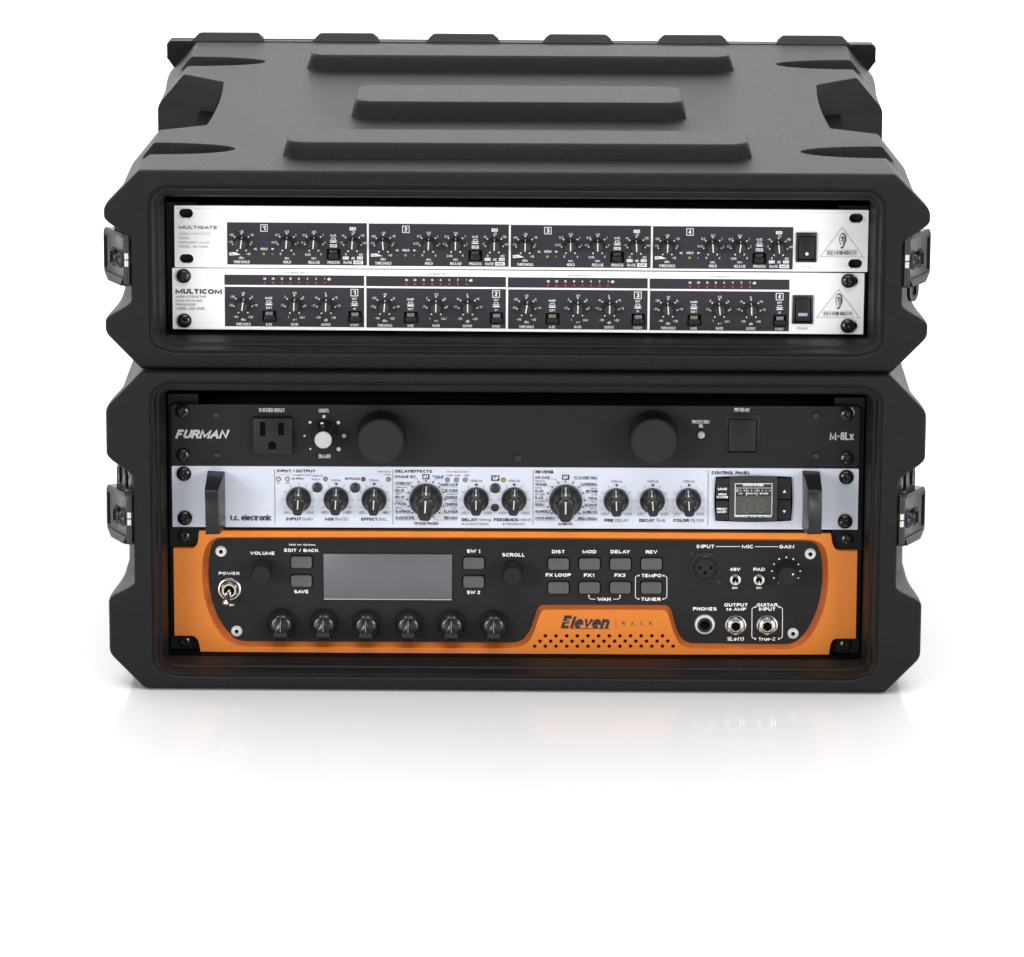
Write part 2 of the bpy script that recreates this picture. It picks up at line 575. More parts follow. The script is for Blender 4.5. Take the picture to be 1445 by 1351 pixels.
BUILD = {
    'screw': b_screw, 'small_screw': b_small_screw, 'silver_screw': b_silver_screw, 'tiny': b_tiny_knob,
    'fin': lambda p: fin_knob(p, M['knob']), 'fin_gloss': b_wedge_knob,
    'knurl': b_knurled, 'red': b_led('led_red', 1.2), 'dkred': b_led('led_dkred', 1.1), 'dkyellow': b_led('led_yellow', 1.1),
    'dkgreen': b_led('led_dkgreen', 1.1), 'clear': b_led_bezel('led_clear'), 'green': b_led_bezel('led_green'),
    'yellow': b_led_bezel('led_yellow'), 'redb': b_led_bezel('led_red'), 'round': b_round_button, 'grey': b_grey_button,
    'toggle': b_toggle, 'jack': b_jack, 'bjack': b_black_jack,
}

# ------------------------------------------------------------------ lettering (built-in font turned into flat mesh)
TEXTS = []      # (unit, material key, string, cu, cv, width, height, w, style)


def homog(src, dst):
    A, b = [], []
    for (x, y), (u, v) in zip(src, dst):
        A.append([x, y, 1, 0, 0, 0, -u * x, -u * y]); b.append(u)
        A.append([0, 0, 0, x, y, 1, -v * x, -v * y]); b.append(v)
    h = np.linalg.solve(np.array(A, float), np.array(b, float))
    return np.append(h, 1).reshape(3, 3)


ALL_UNITS = []


class Unit:
    """one rack unit: measured corners of its front give a map from photograph to millimetres on the panel"""

    def __init__(s, name, quad, x0, y, z0, H, ro, label, cat):
        s.H = H
        s.root = empty(name, (x0, y, z0), label, cat)
        s.root.rotation_euler = (0, -ro, 0)
        s.h = homog(quad, [(-241.3, H), (241.3, H), (-241.3, 0), (241.3, 0)])
        s.ink = {}
        ALL_UNITS.append(s)
        s.c = (0, 0, 1)
        s.d = (0, 0)

    def crop(s, ox, oy, k, d=(0, 0)):
        s.c = (ox, oy, k)
        s.d = d

    def px(s, x, y, w_=0.0):
        X = s.c[0] + x * s.c[2] + s.d[0]
        Y = s.c[1] + y * s.c[2] + s.d[1]
        X -= w_ * (X - 780) / 3440.0
        Y -= w_ * (Y + 1090) / 3440.0
        q = s.h @ np.array([X, Y, 1.0])
        return (q[0] / q[2], q[1] / q[2])

    def P(s, x, y, w_=0.0):
        u, v = s.px(x, y, w_)
        return (u, v, w_)

    def mm(s, n):
        return n * s.c[2] * 0.4965

    def pr(s, key, w_=0.32):
        k = (key, w_)
        if k not in s.ink:
            s.ink[k] = MB()
        return s.ink[k]

    def text(s, t, x, y, w_=None, h=20, key='ink_white', lift=0.32, style=''):
        u, v = s.px(x, y, lift if lift > 1 else 0)
        if w_ is None:
            w_ = .68 * h * max(.45, len(t) - .45 * sum(c in '.1:I' for c in t))
        TEXTS.append((s, key, t, u, v, s.mm(w_), s.mm(h), lift, style))

    def rect(s, x0, x1, y0, y1, key, lift=0.15):
        a = s.px(x0, (y0 + y1) / 2)
        b = s.px(x1, (y0 + y1) / 2)
        c = s.px((x0 + x1) / 2, y0)
        d = s.px((x0 + x1) / 2, y1)
        if key == 'field':
            m = MB()
            cu, cv = (a[0] + b[0]) / 2, (c[1] + d[1]) / 2
            m.box(a[0] - cu, b[0] - cu, d[1] - cv, c[1] - cv, -.1, 0)
            m.build('printed_field', M['field'], s.root, at=(cu, cv, lift), smooth=0)
            return
        s.pr(key, lift).quad((a[0], d[1], lift), (b[0], d[1], lift), (b[0], c[1], lift), (a[0], c[1], lift))

    def dot(s, x, y, r, key='ink_white', lift=0.32, n=10):
        u, v = s.px(x, y)
        r = s.mm(r)
        m = s.pr(key, lift)
        m.add([(a, b, lift) for a, b in circ(u, v, r, n)], [tuple(range(n))])

    def poly(s, pts, key='ink_white', lift=0.32):
        q = [s.px(*p) for p in pts]
        s.pr(key, lift).add([(a, b, lift) for a, b in q], [tuple(range(len(q)))])

    def line(s, pts, wd, key='ink_white', lift=0.32, closed=False):
        q = [Vector(s.px(*p)) for p in pts]
        wd = s.mm(wd) / 2
        if closed:
            q = [q[-1]] + q + [q[0], q[1]]
        L = []
        for i, p in enumerate(q):
            a = q[max(0, i - 1)]
            b = q[min(len(q) - 1, i + 1)]
            t1 = (p - a).normalized() if (p - a).length > 1e-6 else (b - p).normalized()
            t2 = (b - p).normalized() if (b - p).length > 1e-6 else t1
            n1 = Vector((-t1.y, t1.x))
            n2 = Vector((-t2.y, t2.x))
            n = (n1 + n2)
            n = n.normalized() if n.length > 1e-6 else n1
            k = 1 / max(.5, n.dot(n1))
            L.append((p + n * wd * k, p - n * wd * k))
        if closed:
            L = L[1:-1]
        m = s.pr(key, lift)
        pts2 = [(v.x, v.y, lift) for pr_ in L for v in pr_]
        m.add(pts2, [(2 * i, 2 * i + 1, 2 * i + 3, 2 * i + 2) for i in range(len(L) - 1)])

    def boxline(s, x0, x1, y0, y1, wd, key='ink_white', lift=0.32):
        s.line([(x0, y0), (x1, y0), (x1, y1), (x0, y1)], wd, key, lift, closed=True)

    def put(s, kind, x, y, w_=0.0, ang=0, scale=1.0):
        u, v = s.px(x, y, w_)
        return put(kind, (u, v, w_), s.root, ang, scale)

    def mb_box(s, name, x0, x1, y0, y1, w0, w1, mt, bevel=.4, parent=None, face=True):
        """box whose FRONT face covers the given picture rectangle"""
        wf = w1 if face else 0
        ym, xm = (y0 + y1) / 2, (x0 + x1) / 2
        a, b = s.px(x0, ym, wf)[0], s.px(x1, ym, wf)[0]
        c, d = s.px(xm, y1, wf)[1], s.px(xm, y0, wf)[1]
        cu, cv = (a + b) / 2, (c + d) / 2
        m = MB()
        m.box(a - cu, b - cu, c - cv, d - cv, w0, w1)
        if parent is None:
            return m.build(name, M[mt], s.root, at=(cu, cv, 0), bevel=bevel)
        pl = parent.location
        return m.build(name, M[mt], parent, at=(cu - pl.x / S, cv - pl.z / S, 0), bevel=bevel)

    def finish(s):
        for (key, lift), m in s.ink.items():
            o = m.build('printed_marks', M[key], s.root, smooth=0, recalc=False)
            o['kind'] = 'stuff'


def _arc(cx, cy, rx, ry, a0, a1, n=None):
    n = n or max(3, int(abs(a1 - a0) / 24))
    return [(cx + rx * math.cos(math.radians(a0 + (a1 - a0) * k / n)), cy + ry * math.sin(math.radians(a0 + (a1 - a0) * k / n))) for k in range(n + 1)]


def _glyphs():
    A = _arc
    o_ = A(.27, .36, .27, .36, 90, 450)
    G = {
        'A': [[(0, 0), (.36, 1), (.72, 0)], [(.12, .34), (.6, .34)]],
        'B': [[(.36, .53), (0, .53)], [(0, .53), (0, 1), (.36, 1)] + A(.36, .765, .23, .235, 90, -90)[1:], [(0, .53), (0, 0), (.38, 0)] + A(.38, .265, .25, .265, -90, 90)[1:]],
        'C': [A(.37, .5, .37, .5, 48, 312)],
        'D': [[(.28, 0), (0, 0), (0, 1), (.28, 1)] + A(.28, .5, .38, .5, 90, -90)[1:]],
        'E': [[(.54, 1), (0, 1), (0, 0), (.56, 0)], [(0, .52), (.48, .52)]],
        'F': [[(.54, 1), (0, 1), (0, 0)], [(0, .5), (.47, .5)]],
        'G': [A(.38, .5, .38, .5, 48, 345) + [(.75, .46), (.42, .46)]],
        'H': [[(0, 0), (0, 1)], [(.62, 0), (.62, 1)], [(0, .52), (.62, .52)]],
        'I': [[(0, 0), (0, 1)]],
        'J': [[(.42, 1), (.42, .24)] + A(.21, .24, .21, .24, 0, -170)[1:]],
        'K': [[(0, 0), (0, 1)], [(.58, 1), (0, .36)], [(.2, .57), (.62, 0)]],
        'L': [[(0, 1), (0, 0), (.5, 0)]],
        'M': [[(0, 0), (0, 1), (.46, .1), (.92, 1), (.92, 0)]],
        'N': [[(0, 0), (0, 1), (.68, 0), (.68, 1)]],
        'O': [A(.39, .5, .39, .5, 90, 450)],
        'P': [[(0, 0), (0, 1), (.34, 1)] + A(.34, .73, .25, .27, 90, -90)[1:] + [(0, .46)]],
        'Q': [A(.39, .5, .39, .5, 90, 450), [(.45, .26), (.78, -.04)]],
        'R': [[(0, 0), (0, 1), (.34, 1)] + A(.34, .74, .25, .26, 90, -90)[1:] + [(0, .48)], [(.34, .48), (.62, 0)]],
        'S': [A(.31, .745, .28, .255, 35, 270) + A(.31, .245, .31, .245, 90, -145)[1:]],
        'T': [[(0, 1), (.62, 1)], [(.31, 1), (.31, 0)]],
        'U': [[(0, 1), (0, .3)] + A(.31, .3, .31, .3, 180, 360)[1:] + [(.62, 1)]],
        'V': [[(0, 1), (.35, 0), (.7, 1)]],
        'W': [[(0, 1), (.28, 0), (.56, .9), (.84, 0), (1.12, 1)]],
        'X': [[(0, 1), (.64, 0)], [(.64, 1), (0, 0)]],
        'Y': [[(0, 1), (.33, .45), (.66, 1)], [(.33, .45), (.33, 0)]],
        'Z': [[(.02, 1), (.6, 1), (0, 0), (.62, 0)]],
        '0': [A(.28, .5, .28, .5, 90, 450)],
        '1': [[(.02, .76), (.24, 1), (.24, 0)]],
        '2': [A(.28, .72, .27, .28, 165, -35) + [(0, 0), (.57, 0)]],
        '3': [A(.27, .755, .25, .245, 150, -90), A(.27, .255, .29, .255, 90, -150)],
        '4': [[(.46, 0), (.46, 1)], [(.42, .98), (0, .29), (.64, .29)]],
        '5': [[(.52, 1), (.08, 1), (.04, .52)] + A(.27, .32, .29, .32, 130, -150)],
        '6': [A(.29, .31, .29, .31, 180, 540), A(.45, .36, .45, .64, 180, 95)],
        '8': [A(.28, .755, .24, .245, -90, 270), A(.28, .255, .28, .255, 90, 450)],
        '9': [A(.29, .69, .29, .31, 0, 360), A(.13, .64, .45, .64, 0, -85)],
        '7': [[(0, 1), (.55, 1), (.18, 0)]],
        'a': [o_, [(.54, .72), (.54, 0)]],
        'c': [A(.28, .36, .28, .36, 50, 310)],
        'd': [o_, [(.54, 1), (.54, 0)]],
        'e': [[(0, .38), (.54, .38)] + A(.27, .36, .27, .36, 3, 312)[1:]],
        'f': [A(.34, .78, .18, .22, 80, 180) + [(.16, 0)], [(0, .68), (.36, .68)]],
        'g': [o_, [(.54, .72), (.54, -.08)] + A(.27, -.08, .27, .2, 0, -150)[1:]],
        'h': [[(0, 1), (0, 0)], A(.24, .46, .24, .26, 180, 0) + [(.48, 0)]],
        'i': [[(0, .70), (0, 0)], [(0, 1.0), (0, .86)]],
        'l': [[(0, 1), (0, 0)]],
        'm': [[(0, .72), (0, 0)], A(.2, .5, .2, .22, 180, 0) + [(.4, 0)], A(.6, .5, .2, .22, 180, 0) + [(.8, 0)]],
        'n': [[(0, .72), (0, 0)], A(.24, .46, .24, .26, 180, 0) + [(.48, 0)]],
        'o': [o_],
        'p': [o_, [(0, .72), (0, -.28)]],
        'r': [[(0, .72), (0, 0)], A(.27, .42, .27, .3, 180, 70)],
        's': [A(.22, .535, .20, .185, 35, 270) + A(.22, .175, .22, .175, 90, -145)[1:]],
        't': [[(.15, .95), (.15, .2)] + A(.33, .2, .18, .2, 180, 285)[1:], [(0, .7), (.36, .7)]],
        'u': [[(0, .72), (0, .26)] + A(.24, .26, .24, .26, 180, 360)[1:] + [(.48, .72)], [(.48, .3), (.48, 0)]],
        'v': [[(0, .72), (.25, 0), (.5, .72)]],
        'x': [[(0, .72), (.46, 0)], [(.46, .72), (0, 0)]],
        '.': [[(0, 0), (0, .10)]],
        ':': [[(0, .08), (0, .2)], [(0, .58), (0, .7)]],
        '-': [[(0, .48), (.34, .48)]],
        '+': [[(0, .48), (.44, .48)], [(.22, .26), (.22, .7)]],
        '/': [[(0, -.05), (.34, 1.05)]],
        '|': [[(0, -.05), (0, 1.05)]],
        '(': [A(.3, .5, .3, .62, 125, 235)],
        ')': [A(-.1, .5, .3, .62, 55, -55)],
    }
    return G


GLY = _glyphs()


def ribbon(q, hw):
    """flat strip of constant width along a polyline: vertex pairs"""
    q = [Vector(p) for p in q]
    closed = (q[0] - q[-1]).length < 1e-4 and len(q) > 3
    L = []
    for i, p in enumerate(q):
        a = q[i - 1] if i else (q[-2] if closed else q[0])
        b = q[i + 1] if i < len(q) - 1 else (q[1] if closed else q[-1])
        t1 = (p - a) if (p - a).length > 1e-7 else (b - p)
        t2 = (b - p) if (b - p).length > 1e-7 else (p - a)
        t1, t2 = t1.normalized(), t2.normalized()
        n1, n2 = Vector((-t1.y, t1.x)), Vector((-t2.y, t2.x))
        n = n1 + n2
        n = n.normalized() if n.length > 1e-6 else n1
        k = 1 / max(.72, n.dot(n1))
        L.append((p + n * hw * k, p - n * hw * k))
    return L


def write(mb, t, u, v, wd, ht, lift, style):
    pen = .145
    if 'l' in style:
        pen = .085
    if 'b' in style:
        pen = .20
    if 'B' in style:
        pen = .255
    if 'X' in style:
        pen = .28
    gap = .11 + pen * .8
    if 't' in style:
        gap = .05 + pen * .85
    if 'w' in style:
        gap = .9
    x, strokes, prev = 0.0, [], ''
    for ch in t:
        if ch == ' ':
            x += .42
            prev = ''
            continue
        g = GLY[ch]
        xs = [p[0] for st in g for p in st]
        m0, m1 = min(xs), max(xs)
        if prev + ch in ('LT', 'LY', 'AT', 'TA', 'AY', 'AV', 'VA', 'PA', 'AW', 'WA', 'FX', 'LO', 'AC', 'tr', 'ct', 'KY', 'TO', 'TR'):
            x -= .13
        prev = ch
        for st in g:
            strokes.append([(x + p[0] - m0, p[1]) for p in st])
        x += (m1 - m0) + gap
    if 'i' in style:
        strokes = [[(a + .30 * b, b) for a, b in st] for st in strokes]
    xs = [p[0] for st in strokes for p in st]
    ys = [p[1] for st in strokes for p in st]
    w0, w1, h0, h1 = min(xs), max(xs), min(ys), max(ys)
    hh = max(h1 - h0, .3)
    pw = pen * ht / hh * min(1.0, max(.6, (wd / max(w1 - w0, .2)) / (ht / hh)) if w1 - w0 > .3 else 1)
    sx = (wd - pw) / (w1 - w0) if w1 - w0 > .12 else ht / hh
    sy = (ht - pw) / hh
    for i, st in enumerate(strokes):
        q = [(u + (a - (w0 + w1) / 2) * sx, v + (b - (h0 + h1) / 2) * sy) for a, b in st]
        # square ends where an upright stroke meets the base, cap or x-height line
        for e, (p0, p1) in ((0, (st[0], st[1])), (-1, (st[-1], st[-2]))):
            if st[0] == st[-1]:
                break
            if min(abs(p0[1] - y_) for y_ in (0, 1, .72, -.28)) < .03 and abs(p0[1] - p1[1]) > 1.2 * abs(p0[0] - p1[0]):
                A_, B_ = Vector(q[e]), Vector(q[1 if e == 0 else -2])
                d_ = (A_ - B_).normalized()
                q[e] = tuple(A_ + d_ * (pw / 2))
        L = ribbon(q, pw / 2)
        z = lift + .012 * (i % 5)
        pts = [(p.x, p.y, z + .0012 * k_) for k_, pr_ in enumerate(L) for p in pr_]
        mb.add(pts, [(2 * k, 2 * k + 1, 2 * k + 3, 2 * k + 2) for k in range(len(L) - 1)])


def flush_texts():
    groups = {}
    for (unit, key, t, u, v, wd, ht, lift, style) in TEXTS:
        if ht > 4.2 or (unit.root.name.startswith('guitar') and ht > 2.0):
            m = MB()
            write(m, t, 0, 0, wd, ht, 0, style)
            o = m.build('lettering', M[key], unit.root, at=(u, v, lift), smooth=0, recalc=False)
            continue
        g = groups.setdefault((id(unit), key), (unit, MB()))
        write(g[1], t, u, v, wd, ht, lift, style)
    for (_, key), (unit, m) in groups.items():
        o = m.build('small_lettering', M[key], unit.root, smooth=0, recalc=False)
        o['kind'] = 'stuff'
#PART2

# ------------------------------------------------------------------ setting
def floor_material():
    m, nt, b = new_mat('glossy_white_acrylic')
    b.inputs['Base Color'].default_value = (0.715, 0.715, 0.72, 1)
    b.inputs['Roughness'].default_value = 0.6
    b.inputs['Specular IOR Level'].default_value = 0.2
    b.inputs['Coat Weight'].default_value = FLOOR_COAT
    b.inputs['Coat Roughness'].default_value = 0.07
    b.inputs['Coat IOR'].default_value = 1.4
    n = nt.nodes.new('ShaderNodeTexNoise')
    n.inputs['Scale'].default_value = 3
    r = nt.nodes.new('ShaderNodeMapRange')
    r.inputs['To Min'].default_value = 0.05
    r.inputs['To Max'].default_value = 0.10
    nt.links.new(n.outputs['Fac'], r.inputs['Value'])
    nt.links.new(r.outputs['Result'], b.inputs['Coat Roughness'])
    return m


FLOOR_COAT = 0.55


def build_setting():
    fm = floor_material()
    xs = [-3200, 3200]
    prof = [(-3300 + 100, 0), (1500, 0)]
    o = from_arrays('studio_floor', [(x * S, y * S, 0) for y in (-3250, 1500) for x in xs], [(0, 1, 3, 2)], fm, smooth=0)
    o['kind'] = 'structure'
    bm_ = mat('white_backdrop_paper', (0.88, 0.88, 0.885), 0.8, var=0.01, vscale=2)
    v, f = [], []
    pts = [(1500, 0)]
    for k in range(1, 13):
        a = math.radians(90 * k / 12)
        pts.append((1500 + 900 * math.sin(a), 900 - 900 * math.cos(a)))
    pts.append((2400, 3200))
    for (y, z) in pts:
        for x in xs:
            v.append((x * S, y * S, z * S))
    for i in range(len(pts) - 1):
        f.append((2 * i, 2 * i + 1, 2 * i + 3, 2 * i + 2))
    o = from_arrays('backdrop', v, f, bm_, smooth=60)
    o['kind'] = 'structure'


build_setting()


# ------------------------------------------------------------------ the moulded cases
def sstep(x, a, b):
    t = np.clip((x - a) / (b - a), 0, 1)
    return t * t * (3 - 2 * t)


def section(zt, zb, hires):
    """half section, right side, top centre to bottom centre, corners rounded"""
    P = [(0, zt), (259.3, zt), (284, zt - 25.5), (284, zb + 25.5), (259.5, zb), (0, zb)]
    R = [0, 5.0, 10.0, 10.0, 5.0, 0]
    out = [P[0]]
    for i in range(1, 5):
        p, a, b = Vector(P[i]), Vector(P[i - 1]), Vector(P[i + 1])
        d1, d2 = (a - p).normalized(), (b - p).normalized()
        half = math.acos(max(-1, min(1, d1.dot(d2)))) / 2
        t = R[i] / math.tan(half)
        q1, q2 = p + d1 * t, p + d2 * t
        for k in range(7):
            s = k / 6
            out.append(tuple((1 - s) ** 2 * q1 + 2 * s * (1 - s) * p + s * s * q2))
    out.append(P[5])
    # resample
    res = [out[0]]
    for a, b in zip(out[:-1], out[1:]):
        L = math.dist(a, b)
        xm = (a[0] + b[0]) / 2
        if L > 4:
            if abs(a[1] - zt) < 1e-3 and abs(b[1] - zt) < 1e-3:
                if hires:
                    xs = list(np.arange(9, 100, 9)) + list(np.arange(100, b[0] - .6, 1.35))
                else:
                    xs = list(np.arange(20, b[0] - 6, 20))
                for x in xs:
                    res.append((x, zt))
                res.append(b)
                continue
            st = (1.5 if hires else 2.6) if xm > 200 else 22
            n = max(1, int(round(L / st)))
            for k in range(1, n + 1):
                res.append((a[0] + (b[0] - a[0]) * k / n, a[1] + (b[1] - a[1]) * k / n))
        else:
            res.append(b)
    return np.array(res)


def make_case(name, zb, zt, Y0, D, notch, opening, hires, label, features=True):
    root = empty(name, (0, 0, 0), label, 'rack case', 'stacked moulded rack cases')
    half = section(zt, zb, hires)
    N2 = len(half)
    ring = np.concatenate([half, (half * [-1, 1])[::-1][1:-1]])
    N = len(ring)
    fine = 1.5 if hires else 6
    rows = [0, .12, .4, .85, 1.4, 2.1, 3.0, 4.8] + (list(np.arange(7, 58, fine)) + list(np.arange(58, 112, .8)) + list(np.arange(112.5, 440, fine)) + list(np.arange(440, 492, .8)) + list(np.arange(492.5, 505, fine)) if hires else list(np.arange(7, 505, fine))) + list(np.arange(505, D + .1, 4))
    rows = np.array(rows)
    x0, z0 = ring[:, 0], ring[:, 1]
    ax0, sg = np.abs(x0), np.sign(x0)
    n1, n2, n3, n4 = notch            # top of notch: full at n2; bottom full at n3, gone at n4
    V = []
    for t in rows:
        Y = np.full(N, float(t))
        ax, z = ax0.copy(), z0.copy()
        # the sides draw in a little behind the front rim
        Wd = 284 - 6.0 * sstep(t, 3, 70) + 3.0 * sstep(t, 470, 555)
        ax = ax - (284 - Wd) * np.clip((ax0 - 245) / 39, 0, 1)
        # cut-out for the latch in the front rim
        m = sstep(z, n4, n3) * (1 - sstep(z, n2, n1))
        lim = 266.0 + 9 * sstep(t, 16, 75)
        if t < 150:
            ax = np.where(ax > lim, ax + (lim - ax) * m, ax)
        if features:
            wf = max(0, 1 - abs(t - 179) / 68)
            wb = max(0, 1 - abs(t - 370) / 72)
            notched = (ax > 223) & (z > zb + 32) & (179.9 < t) & (t < 369.9)
            dY = -np.interp(ax0, [223, 250, 279], [0, 18, 24]) * wf + np.interp(ax0, [223, 253, 279], [0, 32, 40]) * wb
            Y = np.where(notched, Y, Y + dY)
            # inner wall of the handle bay is bowed
            xin = 222.0 + 2.5 * ((t - 275) / 95.0) ** 2
            ax = np.where(notched, np.minimum(ax, xin), ax)
            top = z0 > zt - .5
            for (hx, ya, yb, h, ew) in ((163.5, 47.5, 108, 11.0, 4.2), (122, 206, 285, 13.0, 4.6), (164, 422, 480, 12.0, 4.2)):
                r = 16.0
                qx = np.abs(ax0) - (hx - r)
                qy = np.abs(Y - (ya + yb) / 2) - ((yb - ya) / 2 - r)
                sd = np.hypot(np.maximum(qx, 0), np.maximum(qy, 0)) + np.minimum(np.maximum(qx, qy), 0) - r
                k = np.clip(-sd / ew, 0, 1)
                kk = 1 - (1 - k) ** 2.2
                kk = np.where(k < .15, kk * k / .15, kk)
                z = np.where(top & ~notched, z + h * kk, z)
            for (yc, hw, xt) in ((84.5, 23.5, 199.0), (466.0, 23.0, 198.5)):
                a = np.clip((ax0 - xt) / 62, 0, 1)
                hh = hw * np.sqrt(np.clip(1 - (1 - a) ** 2.2, 0, 1))
                k = np.clip((hh - np.abs(Y - yc)) / 3.6, 0, 1) * (ax0 > xt)
                k = k * k * (3 - 2 * k)
                zf = zt - 10.5
                z = np.where((z0 > zt - 24), z - k * np.maximum(0, z - zf), z)
        P2 = np.stack([ax * np.where(sg == 0, 1, sg), z], 1)
        r = 3.0
        if t < r:
            ins = r - math.sqrt(max(0, r * r - (r - t) ** 2))
            tg = np.roll(P2, -1, 0) - np.roll(P2, 1, 0)
            tg /= np.maximum(np.linalg.norm(tg, axis=1, keepdims=True), 1e-6)
            nrm = np.stack([-tg[:, 1], tg[:, 0]], 1)        # loop runs clockwise: outward is to the left
            P2 = P2 - nrm * ins
        V.append(np.stack([P2[:, 0], Y0 + Y, P2[:, 1]], 1))
    outer = V[::-1]                          # back to front
    idx = np.arange(N)
    nx = np.roll(idx, -1)

    def near(Wd, ztp, zbt, Yv, r, src):
        cx = np.clip(src[:, 0], -(Wd - r), Wd - r)
        cz = np.clip(src[:, 2], zbt + r, ztp - r)
        d = np.stack([src[:, 0] - cx, src[:, 2] - cz], 1)
        L = np.maximum(np.linalg.norm(d, axis=1, keepdims=True), 1e-6)
        q = np.stack([cx, cz], 1) + d / L * r
        return np.stack([q[:, 0], np.full(N, Yv), q[:, 1]], 1)

    src = V[0]
    rings = list(outer)
    Wd, ztp, zbt = opening
    rings.append(near(Wd + .6, ztp + .6, zbt - .6, Y0 + 0, 15, src))
    lip = [near(Wd + .6, ztp + .6, zbt - .6, Y0 + 0, 15, src)]
    for (dw, dt, db, y, r) in ((.15, .15, .15, .25, 14.6), (-.35, -.4, -.3, 1.0, 14.2), (-.9, -1.0, -.7, 2.4, 13.6), (-1.6, -1.8, -1.2, 2.7, 13), (-2.2, -2.5, -1.7, 2.0, 12.6), (-2.9, -3.3, -2.2, 2.2, 12), (-3.3, -3.9, -2.5, 3.4, 11.6), (-3.6, -4.4, -2.7, 8.0, 11), (-3.8, -4.8, -2.9, 14.0, 11),
                               (-4.2, -5.8, -3.2, 15.6, 10), (-5.4, -9.0, -4.0, 16.2, 8), (-6.0, -10.2, -4.4, 17.4, 6.5), (-6.3, -10.8, -4.6, 20.0, 6), (-6.6, -11.5, -4.8, 24.0, 5),
                               (-7.6, -13.0, -5.2, 30.0, 3.5), (-8.4, -13.8, -5.6, 32.0, 2.5), (-8.8, -14.2, -5.9, 33.0, 2.0)):
        lip.append(near(Wd + dw, ztp + dt, zbt - db, Y0 + y, r, src))
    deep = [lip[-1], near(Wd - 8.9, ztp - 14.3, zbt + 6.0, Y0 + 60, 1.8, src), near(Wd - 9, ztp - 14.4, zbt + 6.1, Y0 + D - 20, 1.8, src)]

    def loft(rs, cap_first=False, cap_last=False):
        v = np.concatenate(rs)
        nr = len(rs)
        a = (np.arange(nr - 1)[:, None] * N + idx[None]).ravel()
        b = (np.arange(nr - 1)[:, None] * N + nx[None]).ravel()
        f = np.stack([a, b, b + N, a + N], 1)
        faces = f.tolist()
        if cap_first:
            faces.append(list(range(N))[::-1])
        if cap_last:
            faces.append([(nr - 1) * N + k for k in range(N)])
        return (v * S).tolist(), faces

    v, f = loft(rings, cap_first=True)
    from_arrays('shell', v, f, M['plastic'], root, smooth=48)
    v, f = loft(lip)
    from_arrays('opening_rim', v, f, M['plastic_lip'], root, smooth=38)
    v, f = loft(deep, cap_last=True)
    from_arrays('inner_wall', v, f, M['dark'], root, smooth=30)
    return root


def xz(root, name, mt, outline, ya, yb, bevel=0, at=(0, 0)):
    m = MB()
    m.prism([(a - at[0], b - at[1]) for a, b in outline], 0, yb - ya)
    return m.build(name, M[mt], root, at=(at[0], at[1], -yb), bevel=bevel, smooth=40)


